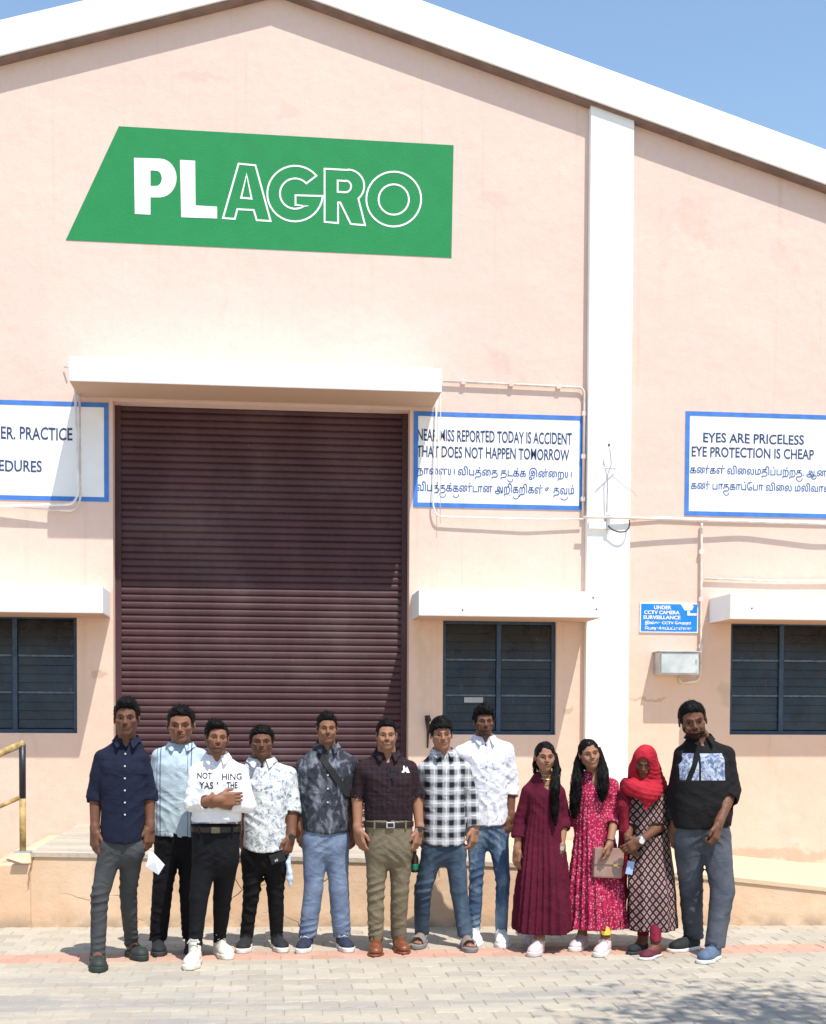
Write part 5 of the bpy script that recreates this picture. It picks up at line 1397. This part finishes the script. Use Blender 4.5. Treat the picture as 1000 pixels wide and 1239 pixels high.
# 3 white shirt with lettering, arms crossed
R3 = person(dict(seed=3, Y=8.74, label='man with crossed arms in a white shirt with lettering, black trousers and cream shoes', skin=SK['d'],
    head=(263, 874.5, 912, -8, -3, -5), neck=(263, 922), sh=((227.5, 923), (301.5, 923)), torso=[(994, 232, 292, .108), (970, 234, 293), (945, 233, 295)], hdy=-.05,
    hip=((249, 1030), (274, 1030)), arms=[dict(el=(233, 973, -.05), wr=(264, 967.5, -.205), hd=(.95, .12, .03), t=(.1, 0, 1), n=(0, 1, 0), sl=.52, curl=(.5, .6, .6, .6)), dict(el=(300, 974, -.05), wr=(259, 971, -.150), hd=(-.45, .9, .10), t=(0, 0, 1), n=(0, 1, 0), sl=.50, curl=(.2, .3, .3, .3), fine=False)],
    legs=[leg((241, 1086), (242.5, 1133), (227, 1174), (243, 1160), ('hightop', (S_cream, S_cream, S_cream))), leg((269, 1089), (261, 1126), (276, 1161.5), (258, 1149), ('hightop', (S_cream, S_cream, S_cream)))],
    rt=.092, rk=.066, ra=.040, hair='quiff', top=.016, side=.004, part=-1.0, hairline=.060, moustache=.8, beard=.65, mess=.5, fs=1.05,
    top_wear=dict(name='shirt', mat=F_white, sl=.42, tail=0, hollow=False, buttons=(), fold=1.1), legwear=dict(name='trousers', mat=F_black, tuck=996.5, hw=.152, hemz=(.072, .072), belt=L_belt, buckle=mat('dull brass', (.18, .16, .11), .4, .2, 20, 60, 0, .8), frame_buckle=False)))
# 5 cloudy grey shirt
R5 = person(dict(seed=5, Y=9.14, label='man in a cloudy dark grey shirt with a black strap and blue trousers', skin=SK['d'],
    head=(396, 864.5, 898.5, -2, 0, 0), neck=(396, 909), sh=((358.5, 915), (434.5, 912)), torso=[(1008, 366, 422), (985, 365, 424), (955, 364, 426), (928, 365, 427)],
    hip=((381, 1014), (408, 1014)), arms=[dict(el=(363, 962, .05), wr=(364, 1000, .02), hd=(.05, -.1, -1), sl=.72), dict(el=(430, 962, .05), wr=(428, 1000, .08), fine=False)],
    legs=[leg((379.5, 1074), (378, 1122), (363, 1154), (378, 1143), ('runner', (S_navy, S_sole, S_wht))), leg((410, 1074), (410, 1122), (422, 1153), (410, 1143), ('runner', (S_navy, S_sole, S_wht)))],
    rt=.092, rk=.073, ra=.064, top=.014, side=.002, hairline=.064, mess=.6, moustache=.5, beard=.15, smile=.4,
    top_wear=dict(name='shirt', mat=F_camo, sl=.35, tail=.02, pockets=((-.085, .15), (.085, .15)), buttons=(.1, .19, .28, .37)), legwear=dict(name='trousers', mat=F_denim_l, hw=.157, hemz=(.072, .072), bunch=1.3)))
# 8 tall lavender print
R8 = person(dict(seed=8, Y=9.38, label='tall man in a white lavender print shirt, jeans and white shoes', skin=SK['c'],
    head=(586, 857, 889.5, 0, 0, 0), neck=(586, 899), sh=((549, 900), (622.5, 896)), torso=[(998, 565, 615), (975, 565, 614.5), (945, 562, 614), (920, 560, 614)],
    hip=((577, 1004), (603, 1004)), arms=[dict(el=(556, 948, .08), wr=(560, 985, .08), fine=False), dict(el=(618.5, 948, .03), wr=(618, 988, -.03), hd=(-.2, -.1, -1), sl=.38)],
    legs=[leg((576, 1059), (573.5, 1116), (575, 1146), (573, 1135), ('sneaker', (S_wht, S_wht, S_wht))), leg((606.6, 1062), (605.6, 1117), (607.5, 1148), (606, 1137), ('sneaker', (S_wht, S_wht, S_wht)))],
    rt=.080, rk=.058, ra=.046, hair='curly', top=.026, side=.010, mess=1.3, hfreq=.8, hairline=.052, moustache=.75, beard=.75,
    top_wear=dict(name='shirt', mat=F_lav, sl=.3, tail=.015, buttons=(.1, .19, .28, .37, .46)), legwear=dict(name='jeans', mat=F_den_w, hw=.143, hemz=(.072, .072), bunch=1.2)))
# 7 plaid shirt
R7 = person(dict(seed=7, Y=9.12, label='young man in a black and white plaid shirt, blue jeans and grey sandals', skin=SK['e'],
    head=(534.5, 870.5, 906, 0, 3, 2), neck=(536, 916), sh=((505.5, 919), (570.5, 919)), torso=[(1023, 512, 563, .105), (1000, 512, 563), (965, 513, 561), (935, 514, 561)],
    hip=((524, 1024), (552, 1024)), arms=[dict(el=(511, 966, .08), wr=(510, 1000, .10), fine=False), dict(el=(570, 962, .04), wr=(575, 1001, -.02), hd=(-.12, -.15, -1), sl=.98, curl=(.6, .75, .8, .8))],
    legs=[leg((513, 1077), (511.5, 1126), (502, 1149), (514, 1140), ('sandal', (S_sand, S_sand, S_sand))), leg((555, 1077), (562, 1128), (570, 1153), (560, 1142), ('sandal', (S_sand, S_sand, S_sand)))],
    rt=.082, rk=.066, ra=.052, hair='fringe', top=.018, side=.010, hairline=.040, mess=.45, jag=1.3, moustache=.25, brow=1.1, comb=(-.4, -.5, .2),
    top_wear=dict(name='shirt', mat=F_plaid, sl=.98, tail=.03, cuff=.055, pockets=((-.08, .15), (.08, .15)), px=.004, buttons=(.1, .19, .28, .37, .46), rs=(.060, .052, .044)), legwear=dict(name='jeans', mat=F_den_d, hw=.147, hemz=(.072, .072))))
# 6 teacher
R6 = person(dict(seed=6, Y=9.02, label='smiling older man in a dark maroon check shirt and khaki trousers', skin=SK['e'],
    head=(468, 872.5, 906.5, 2, 0, 0), neck=(468, 918), sh=((429, 920), (505.5, 919)), torso=[(993, 442, 499, .115), (970, 441, 500, .12), (945, 440, 500, .118)], nr=.060,
    hip=((457, 1024), (485, 1024)), dep=.115, arms=[dict(el=(433, 965, .03), wr=(433, 1003, -.03), hd=(.22, -.12, -1)), dict(el=(504.5, 964, .03), wr=(508, 1003, -.03), hd=(-.2, -.12, -1))],
    legs=[leg((454.5, 1077), (456, 1122), (453, 1158), (456.5, 1146), ('leather', (L_brn, L_brn, L_brn))), leg((484, 1077), (479, 1121), (489, 1155), (477, 1143), ('leather', (L_brn, L_brn, L_brn)))],
    rt=.090, rk=.067, ra=.054, top=.010, side=.003, hairline=.072, mess=.4, moustache=.8, smile=1, teeth=True, beard=.12,
    top_wear=dict(name='shirt', mat=F_wine, sl=.12, tail=0, hollow=False, px=-.0, v=(.085, .028), pockets=((.085, .15),), buttons=(.16, .24, .32), bmat=M_dbtn), legwear=dict(name='trousers', mat=F_khaki, tuck=991.5, hw=.158, hemz=(.072, .072), belt=L_belt, frame_buckle=True, bunch=1.3), watch=[(1, M_black, .0, M_dbtn)]))
# 9 maroon dress
def pleat_fn(z1, z0, N, A, seed=0, seam=None):
    def f(Z, th, X, Y):
        t = sst(z1-Z, 0, z1-z0); q = th*N+.9*np.sin(th*3+seed)+.5*np.sin(Z*5+seed)
        return A*(.25+t)*(sst(z1-Z, -.01, .03))*((1-np.abs(np.sin(q/2)))-.36)+A*.8*t*np.sin(th*5+seed+Z)
    return f
def dress_person(**k): return person(k)
R9 = person(dict(seed=9, Y=9.04, fem=True, label='young woman in a long maroon pleated dress with a dark braid over her shoulder', skin=SK['e'], bindi=True,
    head=(660, 898.5, 932, 3, 3, 0), neck=(660, 942), sh=((631, 947), (684.5, 947)), nr=.044, rs=.050, dep=.10, inset=.02, hair='long', smile=.6,
    torso=[(1125, 621.5, 688, .20, -.05), (1090, 625, 686, .185, -.04), (1050, 629.5, 683.5, .16, -.02), (1020, 633, 681.5, .125), (1000, 635.5, 680, .11), (980, 639.5, 676, .105), (962, 638, 678, .105)],
    hip=((649, 1040), (669, 1040)), arms=[dict(el=(629.5, 992, .04), wr=(626, 1028, .0), hd=(-.05, -.1, -1), sl=.6, fine=True), dict(el=(682.5, 992, .02), wr=(679, 1026, -.07), hd=(-.15, -.2, -1), sl=.32, curl=(.5, .7, .8, .9))],
    legs=[leg((651, 1085), (648, 1128), (637, 1143.5), (652, 1137), ('sneaker', (S_pink, S_pink, S_pink))), leg((664, 1085), (659.5, 1128), (642, 1158), (660, 1148), ('sneaker', (S_pink, S_pink, S_pink)))],
    fs=.9, hk=.82, armk=.85, rt=.07, rk=.052,
    locks=[dict(path=[(670, 912, .0, 4.5, .03), (674, 932, -.05, 5, .03), (672.5, 955, -.125, 5.5, .03), (672, 980, -.135, 5, .028), (672.5, 998, -.14, 2.5, .02)], n=90, wave=.010, fr=30), dict(path=[(650, 912, .02, 3, .02), (647.5, 925, .0, 2.5, .02), (648, 938, .02, 1.5, .01)], n=30)],
    top_wear=dict(name='dress', mat=F_maroon, rs=(.050, .046, .044), sl=.32, cuff=.03, collar=False, placket=False, buttons=(), v=(.045, .050), fold=.8, pleat=pleat_fn(1.14, .35, 26, .018, 1), label='long maroon chiffon dress')))
# 10 pink dress
R10 = person(dict(seed=10, Y=9.08, fem=True, label='smiling young woman in a pink dotted dress with long loose wavy hair', skin=SK['e'],
    head=(713.5, 895, 929, 2, 0, 9), neck=(718, 940), sh=((693, 943), (749.5, 939)), nr=.044, rs=.052, dep=.10, inset=.02, hair='long', smile=1, teeth=True,
    torso=[(1120, 685.5, 752, .20, -.06), (1080, 690, 748, .18, -.04), (1040, 694, 744, .155, -.02), (1005, 697.5, 740, .122), (982, 699, 737, .108), (965, 700, 737, .105)],
    hip=((708, 1040), (730, 1040)), arms=[dict(el=(696, 985, .10), wr=(700, 1012, .05), sl=.5, fine=False), dict(el=(745.5, 983, -.04), wr=(738.5, 1019, -.245), hd=(-.20, -.03, -1), t=(-.5, -.85, 0), n=(-.8, .5, 0), sl=.45, curl=(.6, .7, .8, .9))],
    legs=[leg((710, 1085), (713.5, 1124), (692, 1152), (711, 1144), ('sneaker', (S_pink, S_sole, S_pink))), leg((733, 1090), (738, 1128), (722, 1158.5), (738, 1150), ('sneaker', (S_pink, S_sole, S_pink)))],
    fs=.92, hk=.84, armk=.85, rt=.07, rk=.052, ra=.042,
    locks=[dict(path=[(705, 905, .02, 4, .03), (700.5, 925, -.0, 6, .04), (698, 948, -.05, 7, .04), (696, 970, -.06, 6.5, .035), (695, 988, -.05, 4, .03)], n=170, wave=.016, fr=24), dict(path=[(723, 905, .0, 4, .03), (729, 925, -.04, 5.5, .035), (731, 942, -.11, 7, .035), (730, 957, -.13, 7, .03), (729, 969, -.13, 4, .02)], n=170, wave=.016, fr=24)],
    top_wear=dict(name='dress', mat=F_pink, rs=(.054, .048, .044), sl=.45, cuff=.012, collar=False, placket=False, buttons=(), v=(.075, .034), fold=.8, pleat=pleat_fn(1.13, .40, 24, .020, 4), label='pink dress with small pale dots'),
    legwear=dict(name='leggings', mat=F_yell, hw=.10, hemz=(.125, .125), dep=.08, fold=.5)))
# 11 red scarf
R11 = person(dict(seed=11, Y=8.96, fem=True, label='woman in a red head scarf and a dark lattice print tunic with her hands folded', skin=SK['c'],
    head=(780.5, 905, 939, 22, 20, -3), neck=(784, 948), sh=((757, 950), (814, 947.5)), nr=.048, rs=.056, dep=.11, inset=.02, hair='none',
    torso=[(1122, 759, 813, .19, -.05), (1080, 759, 812, .17, -.04), (1040, 760, 810.5, .14), (1005, 761.5, 807.5, .13), (980, 763, 807, .125), (962, 763, 807, .12)],
    hip=((777, 1040), (798, 1040)), arms=[dict(el=(762, 995, .0), wr=(760, 1014, -.12), hd=(.3, -.2, -1), sl=.4, fine=False), dict(el=(808, 994, -.02), wr=(775, 1017, -.20), hd=(-.9, .0, -.55), t=(-.3, 0, .9), n=(0, 1, 0), sl=.32, curl=(.4, .5, .5, .6))],
    legs=[leg((784, 1085), (785, 1130), (761, 1155), (782, 1149), ('slipon', (S_blk, S_dsole, S_blk))), leg((793, 1085), (794, 1130), (776, 1162), (797, 1156), ('slipon', (S_mar, S_sole, S_mar)))],
    fs=.92, hk=.84, armk=.9, rt=.07, rk=.050, ra=.042,
    top_wear=dict(name='tunic', mat=F_latt, rs=(.058, .054, .048), sl=.32, cuff=.012, collar=False, placket=False, buttons=(), v=(.04, .04), fold=1.0, pleat=pleat_fn(1.0, .35, 9, .016, 2), label='dark tunic with pale lattice motifs'),
    legwear=dict(name='leggings', mat=F_legm, hw=.12, hemz=(.10, .10), dep=.10, fold=.5), watch=[(1, mat('silver band', (.6, .6, .58), .3, .1, 9, 60, 0, .8), .0, M_pearl)]))
# 12 black shirt, far right
R12 = person(dict(seed=12, Y=8.78, label='large bearded man in a black shirt with a printed chest panel', skin=SK['c'], wide=1.10,
    head=(838.5, 851, 892, 10, 10, 8), neck=(846, 899), sh=((816, 902), (889.5, 903)), torso=[(1001, 815, 884, .135), (975, 814, 886, .145), (950, 813, 884, .14), (925, 816, 880, .13)], nr=.066, rs=.068,
    hip=((833, 1006), (867, 1006)), dep=.135, armk=1.06, arms=[dict(el=(817, 960, .06), wr=(817, 1000, .02), sl=.8, fine=False), dict(el=(886, 956, -.03), wr=(870, 996, -.17), hd=(-.25, -.15, -1), sl=.28, curl=(1., 1.1, 1.1, 1.1))],
    legs=[leg((839, 1072), (845, 1132), (810, 1152.5), (838, 1148.5), ('canvas', (S_blk, S_sole, S_blk))), leg((868, 1076), (876, 1134), (847, 1166.5), (872, 1157.5), ('canvas', (S_blue, S_sole, S_navy)))],
    rt=.112, rk=.086, ra=.066, fs=1.08, hk=1.05, top=.010, side=.002, hairline=.060, mess=.35, moustache=.9, beard=1.0, smile=.4,
    top_wear=dict(name='shirt', mat=F_panel, sl=.28, tail=.0, rs=(.068, .062, .055), buttons=(), v=(.06, .022), hb=.03, label='black shirt with pale blue printed panel'), legwear=dict(name='jeans', mat=F_gtr, hw=.180, hemz=(.072, .072), dep=.135)))

# ------------------------------------------------------------------ things worn and held
def loc(root, V): return V
def child(mb, name, m, parent, base, smooth=False, bevel=0):
    mb.v = [(v[0]-base[0], v[1]-base[1], v[2]-base[2]) for v in mb.v]; return mb.build(name, m, parent, smooth=smooth, bevel=bevel)

from mathutils.bvhtree import BVHTree
_bv = {}
def surf(ob, x, z, dflt):
    if ob.name not in _bv: _bv[ob.name] = BVHTree.FromPolygons([v.co[:] for v in ob.data.vertices], [p.vertices[:] for p in ob.data.polygons])
    b_ = np.array(ob.parent.location) if ob.parent else np.zeros(3)
    h = _bv[ob.name].ray_cast(Vector((x-b_[0], -2, z-b_[2])), Vector((0, 1, 0)))
    return float(h[0].y+b_[1]) if h[0] is not None else dflt
# lettering on the white shirt
root, F, T2, base, arms, legs, nk, P, top = R3
def shirt_text(t, x0, x1, y0, y1):
    a, b, c, d = P(x0, y0), P(x1, y0), P(x0, y1), P(x1, y1)
    me_o = text(t, 0, 1, 0, 1, 0, M_ink2, top, name='lettering', bold=.02, thick=0)
    me = me_o.data; n = len(me.vertices); co = np.zeros(n*3, np.float32); me.vertices.foreach_get('co', co); co = co.reshape(-1, 3)
    X = a[0]+co[:, 0]*(b[0]-a[0]); Z = c[2]+co[:, 2]*(a[2]-c[2]); Yv = np.array([surf(top, x, z, T2.front(x, z)) for x, z in zip(X, Z)])-.0025
    me.vertices.foreach_set('co', np.stack([X-base[0], Yv-base[1], Z], 1).astype(np.float32).ravel()); me.update()
M_ink2 = mat('black shirt print', (.02, .022, .035), .7, .2, 30, 60, 0)
for a in (('NOT', 239.5, 257.5, 934, 941.5), ('HING', 269.5, 293, 935, 943), ('YAS', 242, 259, 945, 953.5), ("'", 263.5, 265, 945, 948), ('THE', 275, 288, 945, 953)): shirt_text(*a)

# strap bag of the man in cloudy grey
root, F, T2, base, arms, legs, nk, P, top = R5
def band_on(T2, P, pts, w, off=.013, n=26):
    q = [P(x, y) for x, y in pts]; out = []
    for i in range(n+1):
        t = i/n*(len(q)-1); j = min(int(t), len(q)-2); p = q[j]*(1-t+j)+q[j+1]*(t-j); out.append(p)
    vs = []; d = nrm(out[-1]-out[0]); s = nrm(np.cross(d, (0, 1, 0)))*w/2
    for p in out:
        for sg in (-1, 1):
            z = p+s*sg; y = T2.front(z[0], z[2])-off; vs += [(z[0], y, z[2]), (z[0], y+.004, z[2])]
    fs = []
    for i in range(n):
        a = i*4; b = a+4; fs += [(a, b, b+2, a+2), (a+1, a+3, b+3, b+1), (a, a+1, b+1, b), (a+2, b+2, b+3, a+3)]
    return vs, fs
vs, fs = band_on(T2, P, [(381, 904), (424.5, 966)], .042)
b0_ = P(412, 950); bag = empty('strap_bag', b0_); tag(bag, 'black cross body strap bag worn by the man in the cloudy grey shirt', 'bag')
m = MB(); m.add(vs, fs); child(m, 'strap', M_bag := mat('black nylon', (.012, .012, .014), .8, .2, 40, 300, .001), bag, b0_)
z1, z0 = P(415, 936)[2], P(415, 964)[2]; x0, x1 = P(410, 950)[0], P(432, 950)[0]
yb = T2.front((x0+x1)/2, (z0+z1)/2)
m = MB(); m.box(x0+.02, x1, yb-.025, yb+.06, z0, z1); child(m, 'pouch', M_bag, bag, b0_, bevel=.012)

# teacher: folded sunglasses and pocket cloth
root, F, T2, base, arms, legs, nk, P, top = R6
g = MB()
for x, y in ((471.5, 930), (472.5, 937.5)):
    p = P(x, y); yy = surf(top, p[0], p[2], T2.front(p[0], p[2])-.01)-.007
    g.tube([(p[0], yy-.003, p[2]), (p[0], yy+.003, p[2])], .020, 14)
p, q = P(470, 926), P(474, 944); g.tube([(p[0], T2.front(p[0], p[2])-.016, p[2]), (q[0], T2.front(q[0], q[2])-.016, q[2])], .004, 6)
child(g, 'sunglasses', mat('dark lens', (.006, .007, .012), .15, .1, 9, 60, 0, 0, .6), root, base)
m = MB(); pts = [P(484.5, 934), P(488, 925.5), (P(490.5, 930)), P(492, 927), P(495, 934.5)]
vs = [(p[0], surf(top, p[0], p[2], T2.front(p[0], p[2]))-.007, p[2]) for p in pts]+[(p[0], surf(top, p[0], p[2], T2.front(p[0], p[2]))+.002, p[2]) for p in pts]
m.add(vs, [(0, 1, 2), (0, 2, 4), (2, 3, 4), (5, 7, 6), (5, 9, 7), (7, 9, 8)]+[(i, (i+1) % 5, (i+1) % 5+5, i+5) for i in range(5)]); child(m, 'pocket_cloth', S_wht, root, base)

# small jewellery
root, F, T2, base, arms, legs, nk, P, top = R9
for dz, rr, dy in ((.012, .050, -.02), (-.012, .060, -.03)):
    m = MB(); pts = []
    for i in range(25):
        a = math.pi*2*i/24; fz = (1-math.sin(a))/2; pts.append((nk[0]+rr*math.cos(a), nk[1]+rr*math.sin(a)*1.05+dy, nk[2]+dz+.02-.035*fz))
    m.tube(pts, .0022, 6, cap=False); child(m, 'necklace', M_gold, root, base, smooth=True)
p = P(683-2, 960)
def band(arm, rr, w, m_, root, base, off=.02, nm='bracelet'):
    J, el, wr = arm; d = nrm(wr-el); c = wr-d*off; q = MB(); q.tube([c-d*w/2, c+d*w/2], rr, 16); child(q, nm, m_, root, base, smooth=True)
band(arms[1], .0275, .012, M_steel, root, base, .0, 'watch')
J, el, wr = arms[1]; c = wr; q = MB(); q.tube([c+np.array([.0, -.026, 0]), c+np.array([0, -.033, 0])], .015, 12); child(q, 'watch_case', M_steel, root, base)
root, F, T2, base, arms, legs, nk, P, top = R10
band(arms[1], .031, .026, M_bag, root, base, .005, 'watch')

# red scarf
root, F, T2, base, arms, legs, nk, P, top = R11
k = F.k; E = lambda c, r, kk=.02, op='add': Ell(F.p(*c), np.array(r)*k, F.R, kk, op)
hood = [E((0, .020, .030), (.096, .118, .108), .03), E((0, .015, -.06), (.098, .105, .12), .04),
        Cone(F.p(.035, .02, -.10), nk+np.array([.045, .0, -.07]), .085, .075, .05), Cone(F.p(-.03, .03, -.10), nk+np.array([-.06, .03, -.07]), .085, .065, .05),
        Cone(nk+np.array([.06, -.03, -.04]), P(790, 962, -.135), .055, .040, .05), Cone(P(790, 960, -.125), P(781, 979, -.15), .046, .012, .03),
        Cone(P(764, 953, -.07), P(780, 963, -.135), .050, .040, .05), Cone(P(764, 953, -.07), P(790, 958, -.10), .05, .05, .04),
        E((-.010, -.105, -.020), (.062, .080, .098), .010, 'sub')]
cc_ = nk+np.array([-.03, -.12, 0])
def hf_(X, Y_, Z):
    r = np.sqrt((X-F.o[0]-.05)**2+((Z-F.o[2]+.0)*1.0)**2); o = .0045*((1-np.abs(np.sin(r*95+2.2*wob(X, Y_, Z, 1.5, 2))))**1.5-.3)*sst(F.o[2]+.06-Z, -.05, .12)
    return o+.004*((1-np.abs(np.sin((X*1.2+Y_)*70+2*wob(X, Y_, Z, 1.5, 1))))**1.5-.3)+.003*wob(X, Y_, Z, 2.5, 1)
hood.append(Disp(hf_)); V, Q = solve(hood, .0055); to_mesh('scarf', V, Q, F_red, base, root)['label'] = 'red gauze head scarf'
tl = [P(758, 948, .02), P(755, 975, -.05), P(756, 1005, -.06), P(752.5, 1040, .0), P(751.5, 1080, .02), P(751, 1112, .02)]
TL = [Cone(tl[i], tl[i+1], r0, r1, .04) for i, (r0, r1) in enumerate(((.040, .034), (.034, .030), (.030, .036), (.036, .040), (.040, .036)))]
TL.append(Disp(lambda X, Y_, Z: .008*((1-np.abs(np.sin(X*110+Y_*60+1.5*wob(X, Y_, Z, .8, 3))))**1.4-.3))); V, Q = solve(TL, .006)
to_mesh('scarf_tail', V, Q, cloth('dark red scarf gauze', (.20, .008, .022), .15), base, root)

# things in hands
def thing_box(name, label, cat, c, R, h, m, bev=.003):
    o = empty(name, c); tag(o, label, cat); R = np.array(R); b = MB()
    b.box(-h[0], h[0], -h[1], h[1], -h[2], h[2]); me = b.build('body', m, o, bevel=bev)
    M3 = Matrix([[R[j][i] for j in range(3)] for i in range(3)]); o.rotation_euler = M3.to_euler(); return o
def rotR(ay=0, az=0, ax=0):
    return np.array((Matrix.Rotation(az, 3, 'Z') @ Matrix.Rotation(ay, 3, 'Y') @ Matrix.Rotation(ax, 3, 'X')).transposed())
P4, P1_, P7, P10, P11 = R4[7], R1[7], R7[7], R10[7], R11[7]
w4 = thing_box('wallet', 'dark wallet held by the man in the blue grey print shirt', 'wallet', P4(336, 1038, -.115), rotR(-.32), (.050, .006, .032), M_bag, .003)
mk = MB(); mk.box(-.022, -.014, -.0075, -.0055, -.020, -.006); mk.box(-.010, -.002, -.0075, -.0055, -.020, -.004); mk.build('emblem', M_steel, w4)
# folded paper
pc = P1_(187, 1044, -.05); pap = empty('folded_paper', pc); tag(pap, 'folded white paper held beside the leg of the man in navy', 'paper')
px_ = [(180, 1030.5), (185, 1031), (199.5, 1046.5), (192, 1058.5), (176.5, 1048.5), (179, 1040)]
m = MB(); v0 = [P1_(x, y, -.05+.0012*(x-187)) for x, y in px_]
m.add([tuple(v) for v in v0]+[(v[0], v[1]+.006, v[2]) for v in v0]+[tuple(P1_(188, 1043, -.068)), tuple(P1_(188, 1043, -.040))], [(i, (i+1) % 6, 12) for i in range(6)]+[((i+1) % 6+6, i+6, 13) for i in range(6)]+[(i, i+6, (i+1) % 6+6, (i+1) % 6) for i in range(6)])
child(m, 'sheet', mat('white paper', (.74, .74, .80), .8, .05, 9, 60, .0005), pap, pc)
# face mask / pale blue cloth
pc = P4(352, 1052, -.05); fm = empty('face_mask', pc); tag(fm, 'crumpled pale blue face mask dangling under the hand with the watch', 'face mask')
m = MB(); pr = [(350, 1036, 2), (349, 1044, 3.2), (350.5, 1055, 4.2), (351, 1063, 4), (352, 1071, 2.2)]
V, Q = solve([Cone(P4(pr[i][0], pr[i][1], -.05), P4(pr[i+1][0], pr[i+1][1], -.05), pr[i][2]/190*.9, pr[i+1][2]/190*.9, .01) for i in range(4)]+[Disp(lambda X, Y_, Z: .0015*np.sin(Z*60+X*160))], .004)
to_mesh('cloth', V, Q, mat('pale blue cloth', (.52, .62, .74), .85, .05, 9, 60, .0005), pc, fm)
# bottle
pb_ = P7(502, 1043, .03); bt = empty('drink_bottle', pb_); tag(bt, 'small dark drink bottle with a green label between the khaki trousers and the jeans', 'bottle')
def lathe(prof, c, m, name, parent, n=16):
    q = MB(); vs = []
    for r, z in prof:
        for i in range(n): a = 2*math.pi*i/n; vs.append((r*math.cos(a), r*math.sin(a), z))
    fs = [(i*n+j, i*n+(j+1) % n, (i+1)*n+(j+1) % n, (i+1)*n+j) for i in range(len(prof)-1) for j in range(n)]+[tuple(range(n-1, -1, -1)), tuple((len(prof)-1)*n+j for j in range(n))]
    q.add(vs, fs); return q.build(name, m, parent, smooth=True, loc=c)
lathe([(.020, -.070), (.027, -.064), (.027, -.055), (.027, .02), (.024, .035), (.012, .055), (.011, .068)], (0, 0, 0), mat('dark bottle', (.03, .012, .010), .2, .1, 9, 60, 0), 'shell', bt)
lathe([(.0275, -.052), (.028, -.050), (.028, -.014), (.0275, -.012)], (0, 0, 0), mat('green label', (.01, .16, .09), .5, .1, 9, 60, 0), 'label_band', bt)
lathe([(.0135, .062), (.0135, .080)], (0, 0, 0), M_black, 'cap', bt)
# handbag
hb = P10(735.5, 1044, -.205); bagp = empty('handbag', hb); tag(bagp, 'square dusty pink handbag held by the woman in the pink dress', 'handbag'); bagp.rotation_euler = (0, .05, .05)
M_hb = mat('dusty pink leather', (.33, .20, .165), .5, .1, 12, 160, .001)
m = MB(); m.box(-.100, .100, -.024, .024, -.100, .100); m.build('body', M_hb, bagp, bevel=.012)
m = MB(); m.box(-.101, .101, -.031, -.0245, -.010, .101); m.build('flap', M_hb, bagp, bevel=.004)
m = MB(); m.box(.030, .060, -.035, -.0315, -.020, -.002); m.build('clasp', M_gold, bagp, bevel=.002)
ph = thing_box('phone', 'pale blue phone held low by the woman in the red scarf', 'phone', P11(762.5, 1050, -.15), rotR(.2), (.024, .005, .045), mat('pale blue case', (.33, .42, .62), .4, .1, 9, 60, 0), .003)
